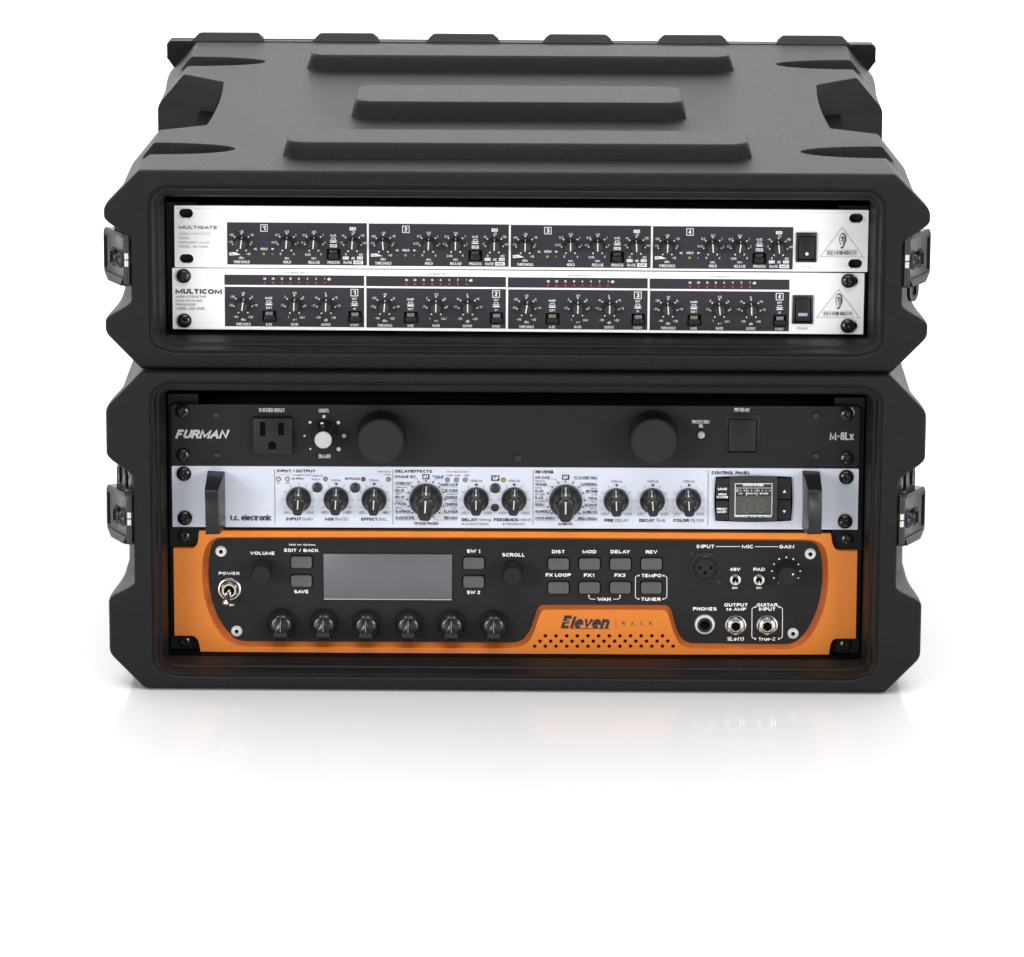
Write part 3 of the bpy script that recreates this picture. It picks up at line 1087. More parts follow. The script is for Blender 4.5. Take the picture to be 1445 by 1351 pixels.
def latch(root, side, zc, Y0, up, down, hole_up, hole_dn):
    """draw latch on the front rim; side = -1 left, +1 right"""
    A = Vector((270.2, Y0 + 2.0))
    B = Vector((287.3, Y0 + 34.0))
    d = (B - A).normalized()
    n = Vector((d.y, -d.x))              # outward / toward the camera
    Lp = (B - A).length

    def T(a, z, q):
        p = A + d * a + n * q
        return (side * p.x, zc + z, -p.y)

    def conv(m):
        m.v = [T(*v) for v in m.v]
        return m
    hub = MB()
    hub.tube([(side * 268.7, zc - 17.2, -(Y0 + 3.2)), (side * 268.7, zc - 4.7, -(Y0 + 3.2))], 2.5, 14)
    hub.tube([(side * 268.7, zc + 4.7, -(Y0 + 3.2)), (side * 268.7, zc + 17.2, -(Y0 + 3.2))], 2.5, 14)
    hub.box(side * 266.0, side * 272, zc - 18.3, zc - 17.5, -(Y0 + 14), -(Y0 + 1.2))
    hub.box(side * 266.0, side * 272, zc + 17.5, zc + 18.3, -(Y0 + 14), -(Y0 + 1.2))
    L = hub.build('latch', M['latch'], root, smooth=50)
    if side:
        L['label'] = ('upper' if zc > 200 else 'lower') + ' case draw latch of black metal on the ' + ('right' if side > 0 else 'left') + ' edge of the front rim'
    m = MB()
    m.box(side * 264.5, side * 271.5, zc - 20, zc + 20, -(Y0 + 40), -(Y0 + 6))
    m.build('mounting_block', M['switch'], L, bevel=.8)
    for s in (-1, 1):
        m = MB()
        m.tube([(side * 268.7, zc + s * .45, -(Y0 + 2.0)), (side * 268.7, zc + s * 4.6, -(Y0 + 2.0))], 1.75, 14)
        m.build('hinge_pin', M['pin'], L, smooth=50)
    # lever plate
    m = MB()
    m.prism(rrect(1.5, Lp, -14.5, 15.5, 3.2), -1.6, 0)
    conv(m)
    lv = m.build('lever', M['latch'], L, bevel=.5, smooth=40)
    for (nm, z0, z1, q0, q1, a0, a1) in (('flange', 15.0, 17.4, -6.5, .6, 2.5, Lp - 2.5), ('flange', -19.0, -14.0, -4.5, .8, 2.0, Lp - 5)):
        m = MB()
        m.prism([(a0, z0), (a1, z0), (a1 - 2.5, z1) if z0 > 0 else (a1, z1), (a0, z1)], q0, q1) if z0 > 0 else m.prism([(a0, z1), (a1 + 2, z1), (a1 - 4, z0), (a0 + 3, z0)], q0, q1)
        conv(m)
        m.build(nm, M['latch'], L, bevel=.5, smooth=40)
    m = MB()
    m.box(Lp - 6.3, Lp - 1.6, -11, 11.5, -.5, .12)
    conv(m)
    m.build('grip_slot', M['dark'], L, smooth=0)
    # twist knob and pressed bow next to it
    m = MB()
    m.lathe([(6.6, 0), (6.5, .35), (6.2, .5)], 28, 17.5, -1.0)
    m.f.pop()
    conv(m)
    m.build('knob_recess', M['dark'], L, smooth=0)
    m = MB()
    m.lathe([(5.0, 0), (4.9, 1.5), (4.3, 2.1), (0, 2.1)], 28, 17.5, -1.0)
    m.box(16.9, 18.1, -5.2, 3.2, 2.0, 3.6)
    conv(m)
    m.build('twist_knob', M['latch'], L, smooth=40)
    m = MB()
    m.lathe([(5.4, 0), (4.6, 1.7), (3.4, 2.4), (2.8, 1.2), (0, .9)], 24, 8.4, -2.0)
    conv(m)
    m.v = [(a, b, c) for a, b, c in m.v]
    m.build('pressed_boss', M['latch'], L, smooth=40)
    # strap behind the lever with slotted end
    m = MB()
    out = []
    a0, a1 = 10, 25
    cx = (a0 + a1) / 2
    r = (a1 - a0) / 2
    for k in range(9):
        q = math.radians(180 * k / 8)
        out.append((cx + r * math.cos(q), up - r + r * math.sin(q)))
    for k in range(9):
        q = math.radians(180 + 180 * k / 8)
        out.append((cx + r * math.cos(q), -down + r + r * math.sin(q)))
    holes = []
    if hole_up:
        holes.append(oblong_v(cx + 1, up - 9.0, 3.6, 2.6))
    if hole_dn:
        holes.append(oblong_v(cx + 1, -down + 10.0, 3.6, 2.6))
    m.prism(out, -5.4, -3.6, holes)
    conv(m)
    m.build('strap_plate', M['latch'], L, bevel=.4, smooth=40)


def oblong_v(cu, cv, hl, r, n=8):
    return [(cu + (y - 0) * 1.0, cv + (x - 0)) for x, y in oblong(0, 0, hl, r, n)]


upper = make_case('rack_case', 228.9, 368.9, 8.4, 561, (336.5, 319, 277.5, 262.5), (253.6, 358.6, 240.2), True,
                  'black moulded plastic two-space rack case with ribbed lid-top, stacked on the taller case')
lower = make_case('rack_case', 0.9, 228.6, 0, 561, (171, 152.5, 78, 65), (253.8, 222.6, 9.8), False,
                  'taller black moulded plastic four-space rack case standing on the white floor', features=False)

for (root, zb, zt, Y0) in ((upper, 228.9, 368.9, 8.4), (lower, .9, 228.6, 0)):
    back = Y0 + 561
    o = [(-279, zt), (279, zt), (282, zt - 2.5), (282, zt - 13), (277, zt - 20), (277, zb + 20), (262, zb + .8), (-262, zb + .8), (-277, zb + 20), (-277, zt - 20), (-282, zt - 13), (-282, zt - 2.5)]
    xz(root, 'rear_cover', 'plastic', o, back + 1.2, back + 17, bevel=1.0)
    if root is upper:
        for (a, b) in ((-255.5, -211), (-159.5, -119), (-69, -23.3), (23.4, 66.8), (114.7, 158.7), (209.4, 254.5)):
            c = (a + b) / 2
            m = MB()
            m.add([(a - c - 6, 0, 0), (b - c + 6, 0, 0), (b - c + .5, 5.2, -8), (a - c - .5, 5.2, -8), (a - c - 6, 0, -26), (b - c + 6, 0, -26), (b - c + .5, 5.2, -20), (a - c - .5, 5.2, -20)],
                  [(0, 1, 2, 3), (4, 5, 6, 7), (0, 1, 5, 4), (1, 2, 6, 5), (2, 3, 7, 6), (3, 0, 4, 7)])
            m.build('cover_lug', M['plastic'], root, at=(c, zt - .3, -(back + 1.6)), bevel=1.5, bseg=3, smooth=60)
    # steel rack rails beside the openings
    for s in (-1, 1):
        m = MB()
        zr0, zr1 = (zb + 16, zt - 26) if root is lower else (zb + 18, zt - 31)
        out = [(s * 223, zr0), (s * 244.2, zr0), (s * 244.2, zr1), (s * 223, zr1)]
        m.prism(out, 0, 2)
        yr = 47.5 if root is lower else 55
        m.v = [(a, b, c) for a, b, c in m.v]
        m.build('rack_rail', M['rail'], root, at=(0, 0, -(yr + 2)))
latch(upper, -1, 306, 8.4, 22, 21, False, False)
latch(upper, 1, 308, 8.4, 27, 32, False, True)
latch(lower, -1, 124, 0, 36, 17, True, False)
latch(lower, 1, 126, 0, 36, 17, True, False)
# carrying handle lying low in each side bay of the upper case
for s in (-1, 1):
    m = MB()
    m.tube([(s * 226, 276, -215), (s * 240, 278, -225), (s * 244, 279, -250), (s * 244, 279, -330), (s * 240, 278, -352), (s * 226, 276, -362)], 6.5, 12)
    m.build('carry_handle', M['latch'], upper, smooth=60)
# put the origin of each case at its own base
for root, oz, oy in ((upper, .2289, .0084), (lower, .0009, 0.0)):
    root.location = (0, oy, oz)
    for ch in root.children:
        ch.location.z -= oz
        ch.location.y -= oy
#PART3

# ------------------------------------------------------------------ rack units
A1 = (240, 280, 280 / 1445)
CH = 200.25


def ear_emblem(U, cx, cy, s, key):
    """listening ear drawn with a bold outer curl and inner strokes"""
    outer = [(-.15, -.95), (.2, -1.0), (.62, -.75), (.78, -.25), (.66, .2), (.38, .55), (.2, .88), (-.1, 1.0), (-.3, .85)]
    inner = [(.1, -.62), (.38, -.45), (.42, -.05), (.2, .25), (.02, .42)]
    edge = [(-.15, -.95), (-.5, -.6), (-.62, -.15), (-.5, .1)]
    curl = [(-.3, -.35), (-.05, -.5), (.12, -.25), (-.02, .0), (-.25, .02)]
    lobe = [(-.55, .12), (-.35, .4), (-.38, .62)]
    for pts, wd in ((outer, 9), (inner, 5), (edge, 4), (curl, 6), (lobe, 4)):
        q = []
        for i in range(len(pts) - 1):
            for k in range(3):
                t = k / 3
                q.append((pts[i][0] * (1 - t) + pts[i + 1][0] * t, pts[i][1] * (1 - t) + pts[i + 1][1] * t))
        q.append(pts[-1])
        U.line([(cx + a * s * .62, cy + b * s) for a, b in q], wd, key)


def knob_scale(U, cx, cy, R, up=True, r=6):
    for a in (-150, -100, -50, 0, 50, 100, 150):
        t = math.radians(a)
        U.dot(cx + R * math.sin(t), cy - R * math.cos(t), r, n=6)


def btn_diagram(U, cx, cy):
    U.boxline(cx - 14, cx + 14, cy - 12, cy + 2, 4)
    U.rect(cx - 26, cx + 26, cy + 2, cy + 6, 'ink_white', .32)
    U.poly([(cx - 28, cy + 20), (cx - 16, cy + 10), (cx + 16, cy + 10), (cx + 28, cy + 20)], 'ink_white', .32)


def push_switch(U, x0, x1, y0, y1, win, winkey, cap):
    b = U.mb_box('push_switch', x0, x1, y0, y1, 0, .5, 'dark', bevel=.1)
    U.mb_box('lamp_window', *win, .3, 1.6, winkey, bevel=.15, parent=b)
    U.mb_box('switch_cap', *cap, .3, 3.2, 'switch_panel', bevel=.35, parent=b)
    return b


def rocker(U, bez, rk, mark, key, dot=False):
    b = U.mb_box('power_switch', *bez, 0, 1.6, 'switch', bevel=.5)
    x0, x1, y0, y1 = rk
    U.mb_box('rocker_gap', x0 - 6, x1 + 6, y0 - 7, y1 + 7, 1.2, 1.75, 'dark', bevel=.1, parent=b)
    r = U.mb_box('rocker', *rk, 1.4, 3.2, 'switch_panel', bevel=.7, parent=b)
    # tilt the rocker: lower half pressed out
    r.data.transform(Matrix.Rotation(math.radians(-7), 4, 'X'))
    x0, x1, y0, y1 = mark
    cu, cv = U.px((x0 + x1) / 2, (y0 + y1) / 2, 3.5)
    a = U.px(x0, y1, 3.5)
    c = U.px(x1, y0, 3.5)
    m = MB()
    if dot:
        m.lathe([((c[0] - a[0]) / 2, 0), ((c[0] - a[0]) / 2, .2), (0, .2)], 16)
    else:
        m.box(a[0] - cu, c[0] - cu, a[1] - cv, c[1] - cv, 0, .2)
    pl = b.location
    m.build('switch_lamp', M[key], b, at=(cu - pl.x / S, cv - pl.z / S, 3.75), smooth=0)
    return b


def panel(U, mt, holes=(), ears=None, th=2.8, name='front_panel', inset=None):
    m = MB()
    out = rrect(-241.3, 241.3, 0, U.H - .25, .5, 2) if inset is None else inset
    m.prism(out, -th, 0, holes)
    return m.build(name, M[mt], U.root, smooth=30)


def chassis(U, depth=230):
    m = MB()
    m.box(-217, 217, 1.5, U.H - 1.5, -depth, -3.0)
    m.build('chassis', M['rail'], U.root, bevel=.6)


# ---- white gate/expander, loosely set on the unit below it
U = Unit('gate_expander', [(246.6, 289.7), (1225.2, 296.4), (246.6, 377.5), (1224, 384)], 2.86, 49.5, 292.44, 44.03, -0.00128,
         'white MULTIGATE rack unit without screws in its empty slots, topmost of the five units', 'rack unit')
U.crop(*A1)
hl = []
for (cx, cy) in ((120, 110), (120, 441)):
    u, v = U.px(cx, cy)
    hl.append((u, v))
    U_ = U
U.crop(910, 280, 330 / 1445)
for (cx, cy) in ((1304, 124), (1300, 405)):
    hl.append(U.px(cx, cy))
panel(U, 'white_panel', [oblong(u, v, 1.6, 3.3) for u, v in hl])
chassis(U)
# chipped paint round the slots: short irregular strokes
rnd = random.Random(7)
for i, (u, v) in enumerate(hl):
    mk = U.pr('ink_pale' if i % 2 else 'ink_grey', .12)
    for k in range(26):
        a = rnd.uniform(0, 6.28) if i > 1 else rnd.uniform(3.3, 6.1)
        rr = rnd.uniform(3.9, 4.9)
        L = rnd.uniform(.2, .6)
        cu, cv = u + 1.5 * math.copysign(1, math.cos(a)) * abs(math.cos(a)) ** .3 + rr * math.cos(a), v + rr * .95 * math.sin(a)
        t = a + math.pi / 2
        du, dv = math.cos(t) * L, math.sin(t) * L
        eu, ev = math.cos(a) * .13, math.sin(a) * .13
        mk.quad((cu - du, cv - dv, .12), (cu - eu, cv - ev, .12), (cu + du, cv + dv, .12), (cu + eu, cv + ev, .12))
U.crop(*A1)
U.line([(36, 75), (700, 78), (1440, 84)], 2, 'ink_pale')
U.text('MULTIGATE', 207, 212, 277, 24, 'ink_mid', style='B')
U.text('TM', 356, 207, 16, 8, 'ink_pale')
U.text('AUDIO INTERACTIVE', 184, 258, 232, 16, 'ink_pale')
U.text('QUAD', 103, 290, 70, 16, 'ink_grey')
U.text('EXPANDER / GATE', 177, 322, 220, 17, 'ink_grey')
U.text('MODEL XR 2400', 170, 352, 206, 17, 'ink_grey')
ANG1 = [[7, 4, 4, 3], [-5, 3, 0, 1], [1, 0, -1, -3], [2, -5, 8, -6]]
for k in range(4):
    U.crop(*A1, d=(k * CH, k * 1.85))
    U.rect(418, 1437, 178, 486, 'field')
    U.boxline(664, 712, 192, 240, 5)
    U.text(str(k + 1), 688, 216, 22, 32, style='B')
    for j, (kx, ky) in enumerate(((523, 323), (853, 323), (1050, 324), (1332, 328))):
        knob_scale(U, kx, ky, 66)
        U.put('tiny', kx, ky, 0, ang=ANG1[k][j])
    for t in ('-35|522|242', '-50|450|266', '-15|597|266', '-70|441|318', '0|597|320', '+10|572|405', '0.5|855|242', '0.2|785|266', '1|918|268',
              '0.05|763|320', '2|933|323', '0|808|405', '4|903|407', '0.5|1052|244', '0.2|985|268', '1|1117|268', '0.1|970|322', '2|1130|323',
              '0.05|1006|410', '4|1102|407', '-15|1335|247', '-6|1262|270', '-30|1402|270', '-2|1250|322', '-60|1418|325', '0|1283|408', '-80|1388|410'):
        a, b, c = t.split('|')
        U.text(a, float(b), float(c), None, 17)
    U.text('dBu', 521, 433, 38, 17)
    U.text('THRESHOLD', 522, 463, 118, 20, style='b')
    U.poly([(433, 395), (475, 392), (517, 411), (433, 416)], 'ink_white')
    U.text('OPEN', 455, 405, 34, 9, 'ink_black', lift=.45)
    U.text('sec.', 855, 437, 38, 14)
    U.text('HOLD', 855, 464, 56, 20, style='b')
    U.text('sec.', 1051, 437, 38, 14)
    U.text('RELEASE', 1052, 466, 84, 20, style='b')
    U.text('dB', 1335, 436, 26, 18)
    U.text('RANGE', 1298, 467, 62, 20, style='b')
    for (a, b, c, d, t) in ((1338, 1408, 454, 480, 'RATIO'), (1262, 1304, 424, 445, '1:1'), (1365, 1407, 424, 445, '1:4'), (1312, 1357, 210, 233, '1:2'), (1168, 1218, 335, 356, 'EXP')):
        U.rect(a, b, c, d, 'ink_white', .32)
        U.text(t, (a + b) / 2, (c + d) / 2, (b - a) * .7, 13, 'ink_black', lift=.45, style='b')
    U.text('HOLD', 688, 368, 50, 17, style='b')
    U.line([(632, 362), (614, 369), (634, 376)], 5)
    U.poly([(742, 361), (764, 369), (742, 377)])
    for x, kd in ((622, 'dkred'), (685, 'dkyellow'), (748, 'dkgreen')):
        U.put(kd, x, 404)
    U.text('GATE', 1193, 271, 44, 17, style='b')
    btn_diagram(U, 1193, 302)
    U.text('PROCESS', 1194, 467, 88, 20, style='b')
    push_switch(U, 1143, 1243, 370, 448, (1165, 1218, 378, 402), 'lamp_dark', (1158, 1226, 406, 442))
U.crop(910, 280, 330 / 1445)
rocker(U, (933, 1063, 213, 397), (952, 1048, 240, 378), (992, 1012, 333, 353), 'ink_white', True)
U.text('POWER', 1000, 426, 62, 15, 'ink_pale')
U.line([(1217, 180), (1350, 362), (1085, 360)], 2.2, 'ink_mid', closed=True)
ear_emblem(U, 1218, 262, 45, 'ink_warm')
U.boxline(1125, 1308, 320, 350, 2, 'ink_mid')
U.text('BEHR', 1168, 336, 76, 22, 'ink_mid')
U.text('ING', 1235, 336, 54, 22, 'ink_black', style='B')
U.text('ER', 1284, 336, 38, 22, 'ink_mid')
U.line([(0, 76), (700, 82), (1380, 92)], 2, 'ink_pale')

# ---- white compressor
U = Unit('compressor', [(243.5, 378), (1220.2, 385.5), (243, 464.5), (1218.3, 472)], 0.9, 50, 248.11, 43.71, -0.00222,
         'white MULTICOM rack unit with rows of small red level lamps and four black screws', 'rack unit')
U.crop(*A1)
sl = [U.px(101, 568), U.px(101, 892)]
U.crop(910, 280, 330 / 1445)
sr = [U.px(1278, 512), U.px(1275, 790)]
panel(U, 'white_panel', [oblong(u, v, 1.2, 3.3) for u, v in sl + sr])
chassis(U)
for x, y in ((1258, 510), (1254, 788)):
    U.put('screw', x, y, 1.2, ang=rnd.uniform(0, 90))
for i, (u, v) in enumerate(sr):
    mk = U.pr('ink_grey', .12)
    for k in range(22):
        a = rnd.uniform(-1.4, 1.2)
        rr = rnd.uniform(3.8, 4.5)
        cu, cv = u + 1.4 + rr * math.cos(a), v + rr * math.sin(a)
        t = a + 1.57
        L = rnd.uniform(.2, .55)
        mk.quad((cu - math.cos(t) * L, cv - math.sin(t) * L, .12), (cu - .06, cv - .06, .12), (cu + math.cos(t) * L, cv + math.sin(t) * L, .12), (cu + .06, cv + .06, .12))
U.crop(*A1)
for x, y in ((101, 566), (101, 890)):
    U.put('screw', x, y, .3, ang=rnd.uniform(0, 90))
U.line([(22, 940), (700, 950), (1440, 960)], 2, 'ink_pale')
U.text('MULTICOM', 209, 678, 338, 36, 'ink_black', style='X')
U.text('AUDIO INTERACTIVE', 151, 716, 220, 16, 'ink_mid')
U.text('QUAD DYNAMICS', 137, 745, 192, 16, 'ink_mid')
U.text('PROCESSOR', 112, 773, 142, 16, 'ink_mid')
U.text('MODEL MDX 2400', 145, 802, 208, 18, 'ink_mid')
ANG2 = [[8, 3, 2], [5, 1, 0], [10, 1, 1], [-4, -6, -2]]
for k in range(4):
    U.crop(*A1, d=(k * 200.05, k * 1.85))
    U.rect(397, 1415, 560, 634, 'field')
    U.rect(397, 1413, 648, 936, 'field')
    U.text('GAIN REDUCTION', 910, 543, 150, 14, 'ink_grey')
    for x, t in zip((690, 752, 816, 878, 940, 1002, 1065, 1127), ('30', '20', '15', '10', '6', '4', '2', '1')):
        U.text(t, x, 585, None, 16, style='b')
        U.put('red', x, 615)
    U.text('dB', 1159, 588, 24, 18, style='b')
    for j, (kx, ky) in enumerate(((530, 774), (905, 776), (1136, 778))):
        knob_scale(U, kx, ky, 68)
        U.put('tiny', kx, ky, 0, ang=ANG2[k][j])
    for t in ('-10|530|690', '-20|452|716', '0|598|718', '-30|440|777', '+10|623|778', '-40|475|863', '+20|583|865', '3.5|907|690', '2|838|718', '5|970|722',
              '1.5|818|778', '8|985|780', '1|858|865', '0|1133|693', '-6|1062|722', '+6|1208|722', '-12|1043|780', '+12|1227|782', '-20|1077|867', '+20|1187|869'):
        a, b, c = t.split('|')
        U.text(a, float(b), float(c), None, 17)
    U.text('LIM', 961, 867, 34, 17)
    U.text('dBu', 530, 882, 34, 18)
    U.text('x:1', 905, 883, 26, 16)
    U.text('dB', 1133, 886, 26, 18)
    U.text('THRESHOLD', 530, 916, 108, 20, style='b')
    U.text('RATIO', 905, 918, 52, 20, style='b')
    U.text('OUTPUT', 1133, 920, 70, 20, style='b')
    U.text('HARD', 719, 726, 50, 16, style='b')
    btn_diagram(U, 719, 758)
    U.text('SOFT', 719, 797, 44, 16, style='b')
    U.text('KNEE', 719, 918, 46, 20, style='b')
    push_switch(U, 671, 771, 818, 900, (692, 746, 828, 854), 'lamp_olive', (682, 762, 860, 896))
    U.boxline(1318, 1368, 663, 711, 5)
    U.text(str(k + 1), 1343, 687, 22, 32, style='B')
    U.text('OUT', 1343, 731, 36, 15, style='b')
    btn_diagram(U, 1343, 763)
    U.text('IN', 1343, 803, 16, 15, style='b')
    U.text('IN/OUT', 1343, 923, 60, 20, style='b')
    push_switch(U, 1297, 1393, 822, 906, (1319, 1372, 834, 860), 'lamp_teal', (1308, 1386, 866, 902))
U.crop(910, 280, 330 / 1445)
rocker(U, (912, 1042, 600, 778), (935, 1022, 625, 762), (949, 1006, 709, 727), 'lamp_blue')
U.text('POWER', 975, 804, 64, 15, 'ink_grey')
U.line([(1198, 563), (1328, 738), (1062, 735)], 2.2, 'ink_mid', closed=True)
ear_emblem(U, 1197, 636, 45, 'ink_warm')
U.boxline(1103, 1285, 697, 727, 2, 'ink_pale')
U.text('BEHR', 1146, 712, 76, 22, 'ink_mid')
U.text('ING', 1212, 712, 54, 22, 'ink_black', style='B')
U.text('ER', 1261, 712, 38, 22, 'ink_mid')

# ---- black power conditioner
U = Unit('power_conditioner', [(242.3, 570.5), (1213, 572.8), (242.3, 656.8), (1212, 660.5)], -0.46, 43, 152.65, 44.47, 0.00268,
         'black FURMAN rack unit with a power outlet and two large plain round knobs', 'rack unit')
panel(U, 'black_panel', inset=rrect(-241.3, 241.3, .3, U.H - .4, 2.6, 4))
chassis(U)
C5 = (235, 560, 265 / 1445)
C6 = (490, 560, 270 / 1445)
C7 = (740, 560, 260 / 1445)
C8 = (960, 560, 260 / 1445)
U.crop(*C5)
for x, y in ((127, 112), (127, 448)):
    U.put('screw', x, y, 0, ang=rnd.uniform(0, 90))
for x, y in ((382, 138), (382, 450)):
    U.put('small_screw', x, y)
U.text('FURMAN', 275, 287, 418, 70, 'ink_silver', style='Bi')
U.text('SWITCHED OUTLET', 805, 104, 200, 30, 'ink_silver', style='Bt')
U.text('LIGHTS', 1200, 107, 78, 30, 'ink_silver', style='Bt')
U.text('DIMMER', 1203, 457, 92, 30, 'ink_silver', style='Bt')
for x, y, r in ((1200, 153, 13), (1094, 197, 11), (1310, 199, 14), (1051, 300, 9), (1352, 300, 16), (1094, 401, 8), (1310, 403, 16)):
    U.dot(x, y, r, 'ink_silver', n=16)
o = U.mb_box('power_outlet', 660, 957, 168, 447, -.5, 5.0, 'switch', bevel=.8)
o.data.materials[0] = M['switch_panel']
pl = o.location


def sub(name, mt, pts, w0, w1, parent=o):
    c = U.px(*pts[0], w1)
    m = MB()
    q = [U.px(x, y, w1) for x, y in pts]
    pl_ = parent.location
    cu = sum(a for a, b in q) / len(q)
    cv = sum(b for a, b in q) / len(q)
    m.prism([(a - cu, b - cv) for a, b in q], w0, w1)
    return m.build(name, M[mt], parent, at=(cu - pl_.x / S, cv - pl_.z / S, 0), smooth=30)


sub('blade_slot', 'dark', [(712, 195), (753, 195), (753, 303), (712, 303)], 4, 5.08)
sub('blade_slot', 'dark', [(851, 203), (893, 203), (893, 298), (851, 298)], 4, 5.08)
sub('ground_hole', 'dark', [(772, 405)] + [(803 - 31 * math.cos(math.radians(a)), 373 - 30 * math.sin(math.radians(a))) for a in range(0, 181, 15)] + [(834, 405)], 4, 5.08)
u, v = U.px(1203, 278)
m = MB()
m.lathe([(9.2, 0), (9.1, 3.5), (8.6, 5.0), (7.4, 7.0), (6.8, 9.5), (6.6, 20.5), (6.3, 21), (0, 21)], 72, fn=lambda i: (1, 1, .985, .985)[i % 4])
kb = m.build('dimmer_knob', M['knob'], U.root, at=(u, v, 0), smooth=30)
m = MB()
m.lathe([(6.05, 20.8), (6.0, 21.7), (5.7, 22.0), (0, 22.0)], 40)
m.build('knob_cap', M['cap'], kb, smooth=40)
m = MB()
m.lathe([(1.15, 0), (0, .1)], 14)
m.build('index_dot', M['ink_white'], kb, at=(-1.4, 7.9, 5.9), smooth=0)
BK = None
for crop_, x, y in ((C6, 236, 345), (C7, 998, 357)):
    U.crop(*crop_)
    u, v = U.px(x, y, 22)
    if BK is None:
        m = MB()
        m.lathe([(17.6, 0), (17.5, 2.5), (16.9, 4), (16.5, 21.2), (15.9, 22), (0, 22)], 72)
        BK = m.build('large_knob', M['knob_matt'], U.root, at=(u, v, 0), smooth=30)
        m = MB()
        m.lathe([(15.2, 22), (15.0, 22.25), (0, 22.3)], 60)
        m.build('knob_face', M['switch_panel'], BK, smooth=30)
    else:
        place(BK, (u, v, 0), U.root)
U.crop(*C6)
U.put('small_screw', 1270, 462)
U.crop(*C8)
U.text('PROTECTION', 145, 196, 138, 28, 'ink_silver', style='Bt')
U.text('OK', 146, 228, 34, 28, 'ink_silver', style='Bt')
u, v = U.px(148, 298)
m = MB()
m.lathe([(3.5, 0), (3.5, .6), (2.9, .9), (2.7, .5)], 28)
m.f.pop()
ld = m.build('indicator_lamp', M['rail'], U.root, at=(u, v, 0))
m = MB()
m.lathe([(2.8, .3), (2.7, 1.2), (2.0, 2.0), (1.0, 2.4), (0, 2.5)], 24)
m.build('lens', mat('frosted_lamp_lens', (0.36, 0.42, 0.38), 0.15, var=.4, vscale=900), ld, smooth=60)
U.text('POWER-ON', 470, 101, 118, 30, 'ink_silver', style='Bt')
b = U.mb_box('power_switch', 337, 611, 142, 462, 0, .8, 'black_panel', bevel=.25)
U.mb_box('switch_frame', 360, 587, 176, 440, .6, 1.1, 'dark', bevel=.1, parent=b)
r = U.mb_box('rocker', 366, 580, 184, 430, .8, 2.6, 'switch_panel', bevel=.4, parent=b)
r.data.transform(Matrix.Rotation(math.radians(-5), 4, 'X'))
U.text('M-8Lx', 1262, 308, 188, 64, 'ink_silver', style='B')
for x, y in ((1300, 135), (1300, 482)):
    U.put('screw', x, y, 0, ang=rnd.uniform(0, 90))
for x, y in ((1057, 145), (1057, 464)):
    U.put('small_screw', x, y)
u, v = U.px(1346, 130)
m = MB()
for k in range(8):
    a0, a1 = math.radians(-60 + 15 * k), math.radians(-45 + 15 * k)
    m.quad((4.0 * math.cos(a0), 4.6 * math.sin(a0), .12), (4.5 * math.cos(a0), 5.1 * math.sin(a0), .12), (4.5 * math.cos(a1), 5.1 * math.sin(a1), .12), (4.0 * math.cos(a1), 4.6 * math.sin(a1), .12))
m.build('slot_edge', M['steel'], U.root, at=(u - 3.2, v, 0), smooth=0, recalc=False)

# ---- silver effects processor
U = Unit('effects_processor', [(242.3, 657.2), (1211.8, 661.2), (242.6, 744.3), (1211.4, 748.3)], -0.46, 42.5, 107.70, 44.79, 0.00175,
         'silver t.c. electronic rack unit with black strap handles at both ends', 'rack unit')
panel(U, 'silver_panel', inset=rrect(-241.3, 241.3, .3, U.H - .3, .6, 2))
chassis(U)
U.crop(*C5)
for x, y in ((133, 592), (136, 932)):
    U.put('screw', x, y, 0, ang=rnd.uniform(0, 90), scale=1.04)
U.crop(*C8)
for x, y in ((1302, 630), (1298, 977)):
    U.put('screw', x, y, 0, ang=rnd.uniform(0, 90), scale=1.04)
# handles
for (crop_, xb, yb_, s) in ((C5, 374, 792, 1), (C8, 1040, 806, -1)):
    U.crop(*crop_)
    u, v = U.px(xb, yb_)
    prof = [(20.5, 0), (19.6, 8), (17.6, 22), (16.6, 33), (15.2, 35.5), (6, 37.8), (-4, 37.8), (-14, 35.6), (-16.2, 34), (-17.6, 26), (-19.5, 8), (-20.5, 0)]
    hole = [(11.5, 0), (10.5, 14), (9.2, 21), (7, 23.8), (2, 24.6), (-3, 24.6), (-7.5, 23.4), (-9.5, 20), (-10.5, 13), (-11.5, 0)]
    m = MB()
    nP = len(prof)
    out = prof
    tri = tessellate_polygon([[Vector((a, b, 0)) for a, b in out]])
    wo = lambda w_: 4.9 - .3 * (w_ / 38)
    wi = lambda w_: 7.0 - 2.6 * (w_ / 38)
    pts = [(-(wo(b) if s > 0 else wi(b)), a, b) for a, b in out] + [(wi(b) if s > 0 else wo(b), a, b) for a, b in out]
    n = len(out)
    fs = [tuple(t) for t in tri] + [tuple(i + n for i in t) for t in tri] + [(i, (i + 1) % n, (i + 1) % n + n, i + n) for i in range(n)]
    m.add(pts, fs)
    hd = m.build('handle', M['handle'], U.root, at=(u, v, 0), bevel=.4, bseg=2, smooth=35)
    hd['label'] = ('left' if s > 0 else 'right') + ' strap handle of satin black plastic'
U.crop(*C5)
U.text('M350', 732, 832, 150, 26, 'ink_white', style='bs')
U.text('EFFECT/REVERB PROCESSOR', 655, 863, 300, 14, 'ink_white')
U.text('t.c. electronic', 645, 930, 326, 46, 'ink_black', style='Bt')
U.line([(832, 558), (832, 975)], 4, 'ink_mid')


def ticks(cx, cy, R0, R1, lab=True, wd=2.4):
    for a in (-150, -120, -90, -60, -30, 0, 30, 60, 90, 120, 150):
        t = math.radians(a)
        if abs(a) == 150 or (a == 0 and not lab):
            continue
        U.line([(cx + R0 * math.sin(t), cy - R0 * math.cos(t)), (cx + R1 * math.sin(t), cy - R1 * math.cos(t))], wd, 'ink_mid')


